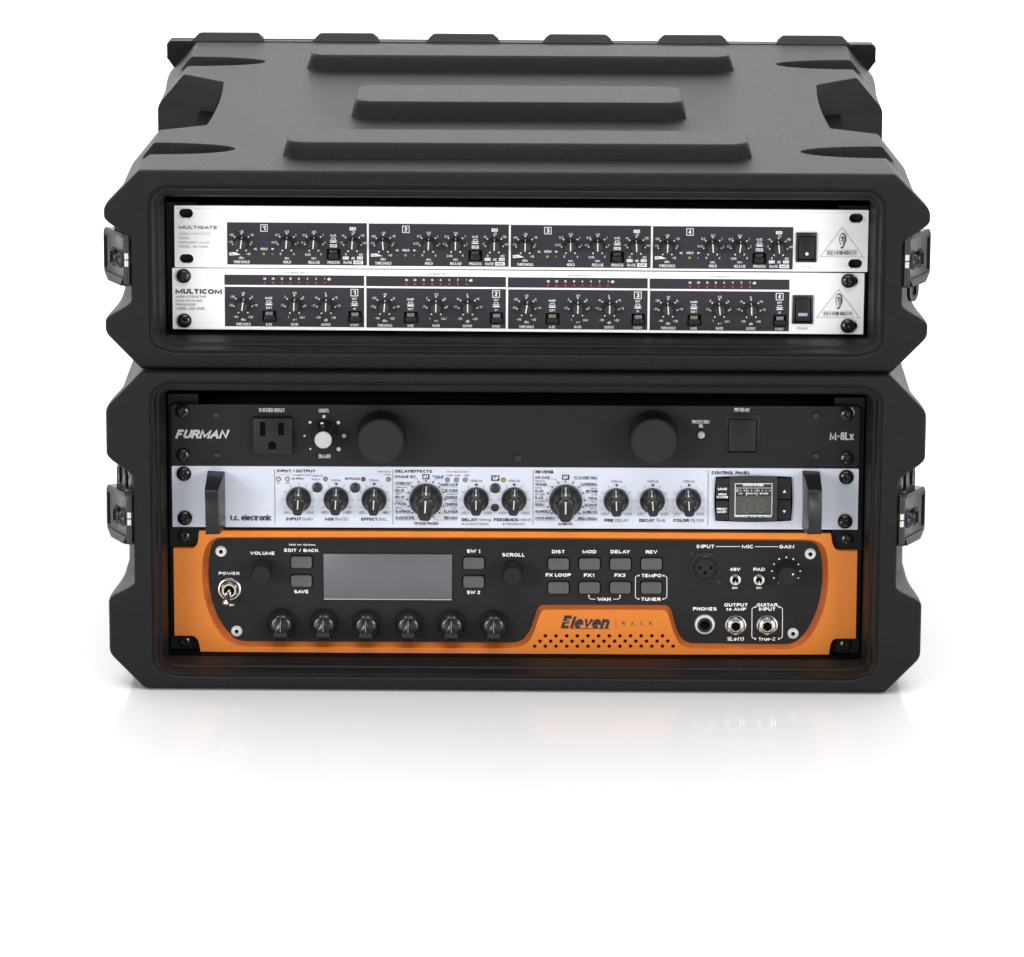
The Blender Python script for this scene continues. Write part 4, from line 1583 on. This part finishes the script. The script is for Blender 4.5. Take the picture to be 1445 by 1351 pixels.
def tri(cx, cy):
    U.poly([(cx - 15, cy - 8), (cx + 15, cy - 8), (cx, cy + 10)], 'ink_black')


def underline(x0, x1, y, xe, ye):
    U.line([(x0, y), (x1, y), (xe, ye)] if abs(xe - x1) < abs(xe - x0) else [(x1, y), (x0, y), (xe, ye)], 2.4, 'ink_mid')


K = 'ink_black'
U.text('INPUT | OUTPUT', 1000, 571, 295, 24, K, style='B')
U.line([(862, 607), (862, 601), (955, 601), (955, 607)], 2, 'ink_mid')
U.text('-40dB|OVER', 1038, 603, 145, 15, 'ink_mid')
U.text('IN PPM', 1010, 631, 90, 17, K, style='b')
for x, kd in ((862, 'clear'), (930, 'clear'), (1223, 'green')):
    U.put(kd, x, 633)
U.text('1|L', 862, 664, 32, 15, 'ink_mid')
U.text('2|R', 932, 664, 36, 15, 'ink_mid')
U.text('digital', 1158, 609, 82, 20, 'ink_mid')
U.text('input', 1150, 636, 65, 20, 'ink_mid')
U.put('round', 1160, 697)
for x in (1015, 1305):
    ticks(x, 790, 108, 132)
U.put('fin', 1015, 789, 0, ang=3)
U.put('fin', 1305, 789, 0, ang=2)
U.text('EQUAL', 1308, 643, 75, 18, 'ink_mid')
tri(1306, 673)
U.text('MIN', 922, 887, 40, 15, 'ink_mid')
U.text('MAX', 1106, 887, 48, 15, 'ink_mid')
U.text('DRY', 1214, 888, 46, 15, K)
U.text('WET', 1400, 888, 50, 15, K)
for c in (1015, 1305):
    underline(c - 115, c - 65, 898, c - 52, 880)
    underline(c + 62, c + 115, 898, c + 50, 880)
U.text('INPUT', 978, 941, 118, 24, K, style='B')
U.text('GAIN', 1083, 941, 80, 24, 'ink_mid')
U.text('MIX', 1252, 942, 70, 24, K, style='B')
U.text('RATIO', 1348, 942, 98, 24, 'ink_mid')
U.crop(*C6)
U.text('BYPASS', 40, 619, 110, 18, K, style='b')
U.put('redb', 122, 623)
U.put('round', 60, 686)
U.put('green', 312, 624)
U.text('dual input', 281, 567, 102, 18, 'ink_mid')
U.text('mode', 303, 588, 55, 13, 'ink_mid')
U.text('EQUAL', 204, 632, 74, 18, 'ink_mid')
tri(204, 661)
ticks(203, 777, 106, 128)
U.put('fin', 203, 776, 0, ang=2)
U.text('EFF', 110, 873, 38, 15, K)
U.text('REV', 298, 873, 44, 15, K)
underline(90, 140, 884, 150, 866)
underline(268, 322, 884, 258, 866)
U.text('EFFECT', 167, 925, 124, 23, K, style='B')
U.text('BAL.', 272, 925, 68, 23, 'ink_mid')
U.line([(345, 550), (345, 963)], 4, 'ink_mid')
U.text('DELAY|EFFECTS', 502, 563, 280, 24, K, style='B')
LT = [('DYNAMIC DLY', 440, 604, 155, 22), ('STUDIO DLY', 425, 654, 125, 22), ('TRIPLETS', 407, 685, 90, 10), ('DELAY', 397, 707, 70, 22), ('SOFT', 388, 733, 48, 10),
      ('DELAY', 397, 757, 70, 22), ('DELAY', 393, 786, 60, 10), ('P PONG', 403, 808, 82, 22), ('DELAY', 393, 840, 60, 10), ('SLAPBACK', 420, 865, 115, 22),
      ('SMOOTH PHS.', 437, 915, 148, 22), ('VINTAGE PHASER', 596, 957, 188, 22), ('COMP', 697, 606, 65, 22), ('HARD-COMP', 772, 664, 133, 22),
      ('DE-ESSER', 785, 709, 100, 22), ('SMOOTH', 793, 737, 80, 10), ('CHORUS', 788, 761, 92, 22), ('LUSH', 808, 788, 50, 10), ('CHORUS', 788, 812, 92, 22),
      ('FAST', 806, 841, 48, 10), ('FLANGER', 784, 866, 102, 22), ('TREMOLO', 782, 915, 105, 22)]
for t, x, y, a, b_ in LT:
    U.text(t, x, y, a, b_, K, style='bt')
for x, y in ((653, 600), (693, 653), (720, 699)):
    U.dot(x, y, 6, K)
U.rect(568, 622, 585, 624, K, .2)
U.text('OFF', 595, 605, 40, 25, 'ink_white', style='B')
DOTS = ((540, 645), (493, 678), (462, 725), (455, 775), (462, 828), (493, 876), (540, 905), (595, 635), (648, 645), (697, 680), (727, 722), (738, 775), (727, 828), (697, 876), (650, 905))
for x, y in DOTS:
    U.dot(x, y, 6.5, K)
for pts in ([(495, 615), (522, 615), (538, 643)], [(363, 670), (490, 670)], [(363, 724), (460, 724)], [(363, 774), (452, 774)], [(363, 826), (460, 826)], [(363, 881), (490, 881)],
            [(363, 930), (525, 930), (538, 908)], [(728, 619), (672, 619), (652, 643)], [(700, 682), (838, 682)], [(730, 725), (838, 725)], [(742, 776), (838, 776)],
            [(730, 828), (838, 828)], [(700, 881), (838, 881)], [(833, 931), (665, 931), (652, 908)], [(595, 622), (595, 634)]):
    U.line(pts, 2.2, 'ink_mid')
U.put('fin', 594, 777, 0, ang=3, scale=1.31)
U.text('GAIN REDUCTION', 832, 567, 170, 13, 'ink_mid')
U.text('-12dB', 768, 594, 55, 14, 'ink_mid')
U.text('-6dB', 830, 594, 46, 14, 'ink_mid')
U.text('-3dB', 897, 594, 46, 14, 'ink_mid')
for x in (757, 825, 892):
    U.put('green', x, 628)
for x in (975, 1261):
    ticks(x, 778, 106, 128, wd=2.4)
    U.text('NORMAL', x + 3, 635, 94, 18, 'ink_mid')
    tri(x + 1, 666)
    U.text('MIN', x - 92, 875, 42, 15, 'ink_mid')
    U.text('MAX', x + 94, 875, 48, 15, 'ink_mid')
    underline(x - 115, x - 65, 886, x - 52, 868)
    underline(x + 65, x + 118, 886, x + 52, 868)
U.put('fin', 975, 777, 0, ang=0)
U.put('fin', 1261, 777, 0, ang=4)
U.text('DELAY', 922, 929, 118, 24, K, style='B')
U.text('/timing', 1036, 930, 104, 28, 'ink_mid')
U.text('FEEDBACK', 1200, 929, 186, 24, K, style='B')
U.text('/depth', 1345, 930, 98, 28, 'ink_mid')
U.dot(874, 961, 6, K)
U.text('AMOUNT/DRIVE', 980, 961, 184, 18, 'ink_mid')
U.dot(1182, 961, 6, K)
U.text('FREQ/RATIO', 1268, 961, 140, 18, 'ink_mid')
U.rect(1088, 1150, 594, 636, K, .2)
U.text('TAP', 1119, 615, 46, 27, 'ink_white', style='B')
U.put('yellow', 1180, 628)
U.put('round', 1118, 690)
U.put('screw', 1117, 838, 0, ang=20, scale=.55)
U.line([(1405, 556), (1405, 968)], 4, 'ink_mid')
U.crop(*C7)
U.text('REVERB', 158, 590, 142, 24, K, style='B')
LT = [('LIVE STAGE', 143, 634, 118, 22), ('SPRING', 123, 662, 75, 10), ('VINTAGE', 131, 686, 93, 22), ('GOLD', 110, 715, 52, 10), ('PLATE', 118, 740, 67, 22),
      ('SILVER', 121, 768, 72, 10), ('PLATE', 118, 793, 67, 22), ('DAMPED', 125, 822, 80, 10), ('ROOM', 121, 846, 70, 22), ('NEARFIELD', 146, 900, 123, 22),
      ('LIVING ROOM', 162, 953, 155, 22), ('AMBIENCE', 325, 997, 118, 22), ('TC CLASSIC HALL', 482, 634, 187, 22), ('CATHEDRAL', 508, 686, 133, 22), ('VOCAL', 543, 717, 60, 10),
      ('REVERB', 531, 741, 90, 22), ('LIVE', 551, 770, 45, 10), ('VOCAL', 539, 796, 73, 22), ('HALL', 550, 824, 46, 10), ('ACOUSTIC', 524, 850, 103, 22), ('DRUM', 543, 878, 56, 10),
      ('AMBIENCE', 516, 904, 118, 22), ('DRUM ROOM', 497, 957, 150, 22)]
for t, x, y, a, b_ in LT:
    U.text(t, x, y, a, b_, K, style='bt')
U.rect(296, 354, 612, 652, K, .2)
U.text('OFF', 325, 632, 42, 26, 'ink_white', style='B')
for x, y in ((268, 675), (220, 707), (187, 756), (177, 811), (187, 866), (218, 914), (268, 945), (325, 664), (382, 675), (430, 707), (462, 756), (473, 811), (462, 866), (432, 914), (382, 945)):
    U.dot(x, y, 6.8, K)
for pts in ([(200, 646), (242, 646), (267, 672)], [(86, 700), (172, 700), (218, 706)], [(86, 757), (185, 757)], [(86, 810), (175, 810)], [(86, 864), (185, 864)], [(86, 920), (216, 920)],
            [(86, 970), (252, 970), (266, 948)], [(575, 647), (395, 647), (384, 672)], [(575, 702), (432, 702)], [(575, 757), (465, 757)], [(575, 811), (478, 811)], [(575, 866), (465, 866)],
            [(575, 920), (432, 920)], [(575, 970), (396, 970), (384, 948)], [(325, 650), (325, 664)], [(325, 965), (325, 985)]):
    U.line(pts, 2.3, 'ink_mid')
U.put('fin', 325, 815, 0, ang=0, scale=1.31)
for x, a, lab in ((722, -2, ('PRE', 'DELAY', 74, 104)), (1006, -5, ('DECAY', 'TIME', 118, 78)), (1290, -3, ('COLOR', 'FILTER', 124, 106))):
    ticks(x, 815, 112, 136)
    U.text('NORMAL', x + 4, 664, 96, 19, 'ink_mid')
    tri(x + 4, 696)
    U.text('MIN', x - 95, 915, 44, 16, 'ink_mid')
    U.text('MAX', x + 98, 915, 50, 16, 'ink_mid')
    underline(x - 118, x - 70, 928, x - 54, 905)
    underline(x + 72, x + 124, 928, x + 56, 905)
    U.put('fin', x, 814, 0, ang=a)
    tw = lab[2] + lab[3] + 12
    U.text(lab[0], x + 2 - tw / 2 + lab[2] / 2, 970, lab[2], 25, K, style='B')
    U.text(lab[1], x + 2 + tw / 2 - lab[3] / 2, 970, lab[3], 25, 'ink_mid')
U.crop(*C8)
U.line([(220, 580), (220, 1010)], 4, 'ink_mid')
U.text('CONTROL PANEL', 398, 597, 305, 26, K, style='B')


def cpoly(pts, w0, w1, name, mt, parent=None, bevel=.4):
    q = [U.px(x, y, w1) for x, y in pts]
    cu = sum(a for a, b in q) / len(q)
    cv = sum(b for a, b in q) / len(q)
    m = MB()
    m.prism([(a - cu, b - cv) for a, b in q], w0, w1)
    if parent is None:
        return m.build(name, M[mt], U.root, at=(cu, cv, 0), bevel=bevel)
    pl = parent.location
    return m.build(name, M[mt], parent, at=(cu - pl.x / S, cv - pl.z / S, 0), bevel=bevel)


def barrel(x0, x1, y0, y1, bow, sag, n=8):
    pts = []
    for k in range(n + 1):
        t = k / n
        pts.append((x0 + (x1 - x0) * t, y0 - bow * math.sin(math.pi * t)))
    for k in range(1, n):
        t = k / n
        pts.append((x1 + sag * math.sin(math.pi * t), y0 + (y1 - y0) * t))
    for k in range(n + 1):
        t = k / n
        pts.append((x1 - (x1 - x0) * t, y1 + bow * math.sin(math.pi * t)))
    for k in range(1, n):
        t = k / n
        pts.append((x0 - sag * math.sin(math.pi * t), y1 - (y1 - y0) * t))
    return pts


mod = cpoly(barrel(280, 873, 634, 974, 10, 10), -.2, 1.6, 'display_module', 'dark')
cpoly(barrel(388, 764, 632, 976, 7, 0), 1.0, 3.0, 'display_frame', 'switch', mod)
for x0, x1, y0, y1 in ((283, 382, 640, 804), (283, 382, 818, 968), (770, 868, 640, 802), (770, 868, 812, 966)):
    cpoly(rrect(x0, x1, y0, y1, 6), 1.0, 2.6, 'module_button', 'switch_panel', mod, bevel=.5)
fl = 3.12
U.boxline(431, 720, 674, 922, 5, lift=fl)
U.text('EDITED KNOBS', 575, 694, 160, 18, lift=fl, style='B')
U.line([(431, 708), (720, 708)], 3, lift=fl)
U.line([(431, 776), (720, 776)], 4, lift=fl)
for x in (518, 603):
    U.line([(x, 712), (x, 772)], 3, lift=fl)
U.boxline(439, 454, 721, 737, 3, lift=fl)
for x in (473, 502, 531, 559, 588, 617, 645, 674, 703):
    U.rect(x - 5, x + 5, 723, 733, 'led_clear', fl)
U.text('I/O', 475, 760, 28, 14, lift=fl, style='b')
U.text('EFFECTS', 561, 760, 74, 14, lift=fl, style='b')
U.text('REVERB', 658, 760, 68, 14, lift=fl, style='b')
U.text('Hold PRESET to set MIDI Channel', 575, 939, 290, 14, lift=fl, style='b')
cpoly([(437, 782), (714, 782), (714, 916), (437, 916)], 2.9, 3.15, 'digit_window', 'lcd_olive', mod, bevel=0)


def seg8(x0, x1, y0, y1):
    ym = (y0 + y1) / 2
    for pts in ([(x0 + 10, y0), (x1 - 10, y0)], [(x0 + 8, ym), (x1 - 12, ym)], [(x0 + 4, y1), (x1 - 14, y1)], [(x0 + 6, y0 + 8), (x0 + 3, ym - 5)], [(x0 + 2, ym + 5), (x0, y1 - 6)],
                [(x1 - 2, y0 + 8), (x1 - 6, ym - 5)], [(x1 - 7, ym + 5), (x1 - 10, y1 - 6)]):
        U.line(pts, 9, 'lcd_digit', lift=3.3)


seg8(497, 558, 806, 900)
seg8(608, 670, 806, 900)
bl = 2.72
U.text('LOAD', 333, 724, 70, 19, lift=bl, style='B')
U.text('HOLD', 333, 766, 62, 17, lift=bl, style='B')
U.text('TO STORE', 332, 788, 94, 17, lift=bl, style='B')
U.text('PRESET', 330, 882, 80, 19, lift=bl, style='B')
U.text('ON/OFF', 330, 905, 75, 17, lift=bl, style='B')
U.poly([(804, 746), (832, 746), (818, 722)], lift=bl)
U.poly([(804, 884), (832, 884), (818, 906)], lift=bl)

# ---- orange guitar processor, two spaces high
U = Unit('guitar_processor', [(243.9, 748.6), (1209.8, 753), (246.8, 919.5), (1207.6, 924.7)], -0.146, 43, 16.27, 88.97, 0.00116,
         'orange and black Eleven Rack unit, two spaces high, at the bottom of the lower case', 'rack unit')
DA = (235, 740, 265 / 1445)
DB = (480, 740, 280 / 1445)
DC = (740, 740, 240 / 1445)
DD = (960, 740, 260 / 1445)
H = U.H
# black base plate carrying the four ears
panel(U, 'face_black', th=2.6, name='base_plate', inset=rrect(-241.0, 241.0, 1.2, H - 1.2, 5, 5))
m = MB()
m.box(-217, 217, 1.5, H - 1.5, -230, -3.0)
m.build('chassis', M['rail'], U.root, bevel=.6)


def cb(crop_, pts):
    return [(crop_[0] + x * crop_[2], crop_[1] + y * crop_[2]) for x, y in pts]


TH = 6.0        # thickness of the orange plate above the base plate
ol = []
ol += cb(DA, [(281 - 20, 47)][:0])
ol += [(280.8, 749.3), (500, 749.8), (760, 750.9), (1000, 752.2), (1171.5, 753.0)]
ol += cb(DD, [(1181, 95), (1184, 125), (1192, 160), (1206, 188), (1225, 203), (1250, 209), (1386, 210), (1379, 897)])
ol += cb(DD, [(1225, 898), (1203, 906), (1188, 925), (1178, 955), (1168, 1023)])
ol += [(960, 924.0), (760, 922.8), (500, 921.3)]
ol += cb(DA, [(262, 979), (256, 940), (248, 905), (235, 880), (215, 862), (190, 857), (63, 855), (52, 186), (190, 186), (212, 180), (228, 165), (240, 135), (248, 50)])
outer_px = cb(DA, [(440, 100), (400, 101), (370, 108), (340, 124), (312, 152), (290, 200), (277, 265), (273, 330), (273, 400), (277, 480), (290, 560), (312, 650), (350, 740), (385, 805), (425, 855), (480, 903), (520, 922), (570, 937), (640, 941)])
outer_px += cb(DB, [(300, 899), (1240, 905), (1290, 900), (1330, 882), (1362, 858), (1400, 805)])
outer_px += cb(DC, [(0, 1027), (30, 1000), (52, 972), (72, 930), (100, 850), (124, 775), (138, 745), (160, 729), (200, 727), (1160, 728), (1190, 733), (1210, 750), (1226, 790), (1250, 880), (1280, 955), (1305, 1003), (1340, 1035), (1390, 1053)])
outer_px += cb(DD, [(80, 977), (700, 984), (850, 984), (900, 976), (950, 953), (1000, 910), (1045, 850), (1085, 775), (1120, 690), (1143, 600), (1157, 500), (1161, 420), (1158, 320), (1148, 240), (1130, 185), (1100, 150), (1060, 130), (1010, 121), (900, 119)])
outer_px += [(1000, 760.3), (700, 758.6), (500, 758.2)]
inner_px = cb(DA, [(446, 108), (412, 109), (388, 116), (366, 132), (348, 155), (335, 200), (326, 265), (321, 330), (321, 400), (327, 470), (340, 545), (362, 625), (393, 705), (428, 765), (462, 812), (510, 862), (548, 886), (592, 897), (650, 899)])
inner_px += cb(DB, [(300, 855), (1240, 861), (1283, 858), (1318, 843), (1350, 818), (1380, 768)])
inner_px += cb(DC, [(-18, 985), (10, 955), (30, 925), (48, 885), (74, 810), (98, 735), (114, 703), (140, 685), (180, 683), (1180, 684), (1212, 690), (1236, 712), (1254, 755), (1276, 845), (1302, 915), (1326, 960), (1362, 992), (1410, 1008)])
inner_px += cb(DD, [(90, 933), (690, 940), (830, 940), (876, 932), (918, 912), (962, 872), (1003, 818), (1038, 750), (1072, 668), (1094, 585), (1108, 490), (1113, 415), (1111, 325), (1102, 250), (1088, 196), (1066, 160), (1036, 141), (1000, 134), (900, 131)])
inner_px += [(1000, 762.6), (700, 760.8), (500, 760.2)]
assert len(outer_px) == len(inner_px)


def chaikin(lp):
    out = []
    for (ax, ay), (bx, by) in zip(lp, lp[1:] + lp[:1]):
        out += [(.75 * ax + .25 * bx, .75 * ay + .25 * by), (.25 * ax + .75 * bx, .25 * ay + .75 * by)]
    return out


outer_px, inner_px = chaikin(outer_px), chaikin(inner_px)
U.crop(0, 0, 1)
FW = TH                                   # orange face height above base plate; the whole unit is set back by it
U.root.location.y += 0.0
face = [U.px(x, y) for x, y in ol]
hole_o = [U.px(x, y) for x, y in outer_px]
# the black plate lies TH behind the orange face: undo the parallax at that depth
hole_i = [U.px(x, y, -TH) for x, y in inner_px]
U.crop(*DC)
vents = []
for (x0, y, n) in ((175, 950, 12), (130, 995, 13), (85, 1038, 14)):
    for i in range(n):
        vents.append(U.px(x0 + 90.55 * i, y))
for o_ in [o for o in U.root.children if o.name.startswith(('base_plate', 'chassis'))]:
    o_.location.y = (TH) * S
m = MB()
m.prism(face, -TH + .02, 0, [hole_o] + [circ(u, v, 1.4, 12) for u, v in vents])
# drop the wall round the big opening: the bevel takes its place
nf, nh = len(face), len(hole_o)
tot = nf + nh + 12 * len(vents)
bad = set(range(nf, nf + nh))
m.f = [f for f in m.f if not (len(f) == 4 and f[0] in bad and f[1] in bad)]
orange = m.build('orange_faceplate', M['orange'], U.root, smooth=0)
m = MB()
n = len(hole_o)
st = 3
pts = []
for (a, b, k) in ((0, 0, 0), (.05, .02, 0), (.93, .95, 0), (1, 1, 0)):
    for (o_, i_) in zip(hole_o, hole_i):
        pts.append((o_[0] + (i_[0] - o_[0]) * a, o_[1] + (i_[1] - o_[1]) * a, -(TH - .05) * b))
fs = []
for r_ in range(3):
    for i in range(n):
        j = (i + 1) % n
        fs.append((r_ * n + i, r_ * n + j, (r_ + 1) * n + j, (r_ + 1) * n + i))
m.add(pts, fs)
m.build('opening_bevel', M['orange_edge'], U.root, smooth=40)
W0 = -TH + .05                            # level of the black control face
m = MB()
m.prism([(a, b) for a, b in hole_i], -TH - .5, -TH + .12)
m.build('control_face', M['face_black'], U.root, smooth=0)
FL = -TH + .3


def T(t, x, y, w_=None, h=28, key='ink_white', style='B', lift=FL):
    u, v = U.px(x, y, lift)
    if w_ is None:
        w_ = .75 * h * len(t)
    TEXTS.append((U, key, t, u, v, U.mm(w_), U.mm(h), lift, style))


def put0(kind, x, y, ang=0, scale=1.0):
    u, v = U.px(x, y, -TH + .1)
    return put(kind, (u, v, -TH + .1), U.root, ang, scale)


class Shift:
    """print at the level of the recessed face: same calls, parallax removed"""


_px = Unit.px


def pxf(s, x, y, w_=0.0):
    return _px(s, x, y, w_ if w_ else FL)


# ears and screws
U.crop(*DA)
EW = -TH + .02
for x, y in ((133, 88), (138, 897)):
    u, v = U.px(x, y, EW + 1)
    put('screw', (u, v, EW), U.root, rnd.uniform(0, 90), .98)
put0('silver_screw', 417, 208)
put0('silver_screw', 540, 820)
T('POWER', 480, 377, 162, 24)
T('VOLUME', 735, 222, 192, 26)
T('Hold for Options', 1040, 158, 205, 17)
T('EDIT / BACK', 1033, 200, 265, 27)
T('SAVE', 1035, 517, 113, 27)
u, v = U.px(482, 500, W0)
# power toggle: stacked nickel washers and a bat lever
m = MB()
m.lathe([(8.2, 0), (8.2, .5), (7.6, .9), (6.9, .9), (6.8, .7)], 48)
m.f.pop()
m.lathe([(6.6, .4), (6.6, 1.6), (6.0, 2.2), (5.2, 2.2)], 6)
m.f.pop()
m.lathe([(5.4, .5), (5.4, 3.2), (4.9, 3.8), (3.8, 3.8), (3.6, 2.0)], 40)
m.f.pop()
tg = m.build('power_toggle', M['chrome'], U.root, at=(u, v, W0), smooth=40)
m = MB()
m.lathe([(3.8, 2.4), (0, 2.2)], 24)
m.build('bushing', M['dark'], tg)
m = MB()
m.tube([(0, 0, 2.2), (-.2, -1.2, 5), (-.9, -3.6, 10), (-1.6, -5.6, 14.0), (-1.9, -6.4, 15.6), (-2.0, -6.6, 16.3)], [1.9, 1.8, 2.0, 2.5, 2.3, 1.2], 18)
m.build('lever', M['chrome'], tg, smooth=60)
T('OFF', 500, 620, 40, 15)
u, v = U.px(735, 340, W0)
put('knurl', (u, v, W0), U.root, 4)
for x, y in ((1035, 287), (1035, 431)):
    put0('grey', x, y)
for x, y in ((882, 752), (1208, 752)):
    put0('fin_gloss', x, y, scale=1.0)
# screen
U.crop(0, 0, 1)
sc_ = U.mb_box('lcd_screen', 454.6, 638, 780.6, 847.2, W0, W0 + .6, 'steel', bevel=.2)
sc_.data.materials[0] = M['rail']
U.mb_box('screen_glass', 456, 636.8, 782.2, 845.4, W0 + .2, W0 + 1.0, 'lcd', bevel=.25, parent=sc_)
U.mb_box('screen_edge', 456.5, 636.5, 845.2, 846.6, W0 + .2, W0 + .9, 'cap', bevel=.1, parent=sc_)
U.crop(*DB)
for x, y in ((188, 718), (495, 718), (808, 719), (1116, 722)):
    put0('fin_gloss', x, y, scale=1.0)
T('SW 1', 965, 195, 98, 27)
T('SW 2', 967, 495, 98, 27)
T('SCROLL', 1257, 222, 168, 27)
for x, y in ((967, 279), (967, 415)):
    put0('grey', x, y)
u, v = U.px(1250, 332, W0)
put('knurl', (u, v, W0), U.root, 11)
U.crop(*DC)
for t, x, y, a in (('DIST', 282, 232, 112), ('MOD', 545, 232, 118), ('DELAY', 808, 232, 165), ('REV', 1073, 234, 98), ('FX LOOP', 282, 430, 215), ('FX1', 543, 432, 88),
                   ('FX2', 807, 432, 95), ('TEMPO', 1073, 435, 172), ('TUNER', 1070, 636, 170), ('WAH', 672, 636, 115)):
    T(t, x, y, a, 30)
for x in (283, 547, 810, 1073):
    put0('grey', x, 332)
    put0('grey', x, 534)
Unit.px = pxf
wl = dict(key='ink_white', lift=FL)
U.line([(968, 435), (950, 437), (938, 450), (938, 617), (950, 630), (968, 634)], 5, **wl)
U.line([(1174, 435), (1194, 440), (1206, 452), (1206, 617), (1194, 630), (1174, 634)], 5, **wl)
for x, y in ((966, 435), (966, 634), (1176, 435), (1176, 634)):
    U.dot(x, y, 8, 'ink_white', FL)
U.line([(543, 608), (545, 625), (558, 635), (600, 636)], 5, **wl)
U.line([(750, 636), (793, 635), (806, 625), (808, 608)], 5, **wl)
for x, y in ((543, 607), (808, 607)):
    U.dot(x, y, 8, 'ink_white', FL)
Unit.px = _px
# maker's name on the orange tongue
ol_ = .12
def EL(pts, wd=10):
    U.line([(p[0], p[1]) for p in pts], wd, 'ink_black', ol_)


U.text('E', 359, 831, 108, 118, 'ink_black', lift=ol_, style='Bi')
U.text('leven', 553, 834, 338, 106, 'ink_black', lift=ol_, style='Bi')
U.line([(300, 826), (385, 826)], 7, 'orange', .2)
U.line([(392, 886), (724, 886)], 6, 'ink_black', ol_)
U.line([(774, 796), (774, 888)], 3, 'ink_black', ol_)
for t, x in (('R', 840), ('A', 917), ('C', 993), ('K', 1071)):
    U.text(t, x, 843, 27, 34, 'ink_black', lift=ol_)
U.crop(*DD)
T('INPUT', 193, 173, 140, 29)
T('MIC', 523, 174, 90, 29)
T('GAIN', 830, 175, 118, 29)
T('48V', 425, 353, 82, 27)
T('PAD', 615, 353, 92, 27)
T('Off', 425, 498, 44, 19)
T('Off', 615, 498, 44, 19)
T('PHONES', 190, 663, 188, 28)
T('OUTPUT', 435, 632, 188, 28)
T('to AMP', 435, 665, 158, 26)
T('1(Left)', 432, 899, 135, 32, style='b')
T('GUITAR', 680, 632, 165, 28)
T('INPUT', 681, 665, 132, 28)
T('True-Z', 680, 900, 135, 26)
Unit.px = pxf
U.line([(272, 174), (465, 174)], 5, **wl)
U.line([(580, 175), (760, 175)], 5, **wl)
U.line([(588, 648), (572, 652), (561, 664), (561, 882), (570, 893), (588, 898)], 5, **wl)
U.line([(772, 648), (790, 652), (801, 664), (801, 882), (792, 893), (772, 898)], 5, **wl)
for x, y in ((588, 648), (588, 898), (774, 648), (774, 898)):
    U.dot(x, y, 8, 'ink_white', FL)
for x, y in ((828, 259), (772, 272), (883, 272), (732, 313), (924, 314), (716, 367), (938, 367), (731, 421), (923, 421)):
    U.dot(x, y, 7, 'ink_white', FL)
U.dot(768, 461, 4, 'ink_grey', FL)
Unit.px = _px
u, v = U.px(192, 340, W0)
m = MB()
m.lathe([(11.2, 0), (11.2, .7), (10.6, 1.3), (9.9, 1.3), (9.5, .3), (8.2, -2.5)], 56)
m.f.pop()
x_ = m.build('microphone_socket', M['button_black'], U.root, at=(u, v, W0), smooth=40)
m = MB()
m.lathe([(8.3, -.6), (0, -.6)], 40)
m.build('socket_well', M['dark'], x_, smooth=0)
m = MB()
m.lathe([(7.3, -.4), (7.3, .9), (6.9, 1.3), (0, 1.3)], 48)
m.build('contact_block', M['switch_panel'], x_, smooth=40)
for a, b in ((-4.0, .3), (4.1, .3), (-.2, -3.4)):
    m = MB()
    m.lathe([(1.25, 1.36), (0, 1.36)], 14, a, b)
    m.build('contact_hole', M['dark'], x_, smooth=0)
m = MB()
m.prism(rrect(-2.4, 2.4, 8.0, 10.2, .6), 0, 2.6)
m.build('release_tab', M['switch'], x_, bevel=.3)
for x, y in ((83, 227), (298, 448)):
    u, v = U.px(x, y, W0)
    put('small_screw', (u, v, W0), U.root, 20, .7)
for x in (428, 614):
    put0('toggle', x, 432)
u, v = U.px(830, 358, W0)
gk = put('knurl', (u, v, W0), U.root, 0, 1.05)
m = MB()
m.lathe([(.65, 0), (0, .05)], 12)
m.build('index_dot', M['ink_white'], U.root, at=(u + 3.6, v + 2.0, W0 + 19.1), smooth=0)
put0('bjack', 190, 784)
put0('jack', 433, 792)
put0('jack', 681, 792)
put0('silver_screw', 1016, 231)
put0('silver_screw', 885, 856)
for x, y in ((1305, 115), (1297, 945)):
    u, v = U.px(x, y, EW + 1)
    put('screw', (u, v, EW), U.root, rnd.uniform(0, 90), .98)

UNITS = []
flush_texts()
for u_ in ALL_UNITS:
    u_.finish()
for o in sc.objects:
    if o.type == 'MESH' and not o.data.materials:
        print('no material', o.name)
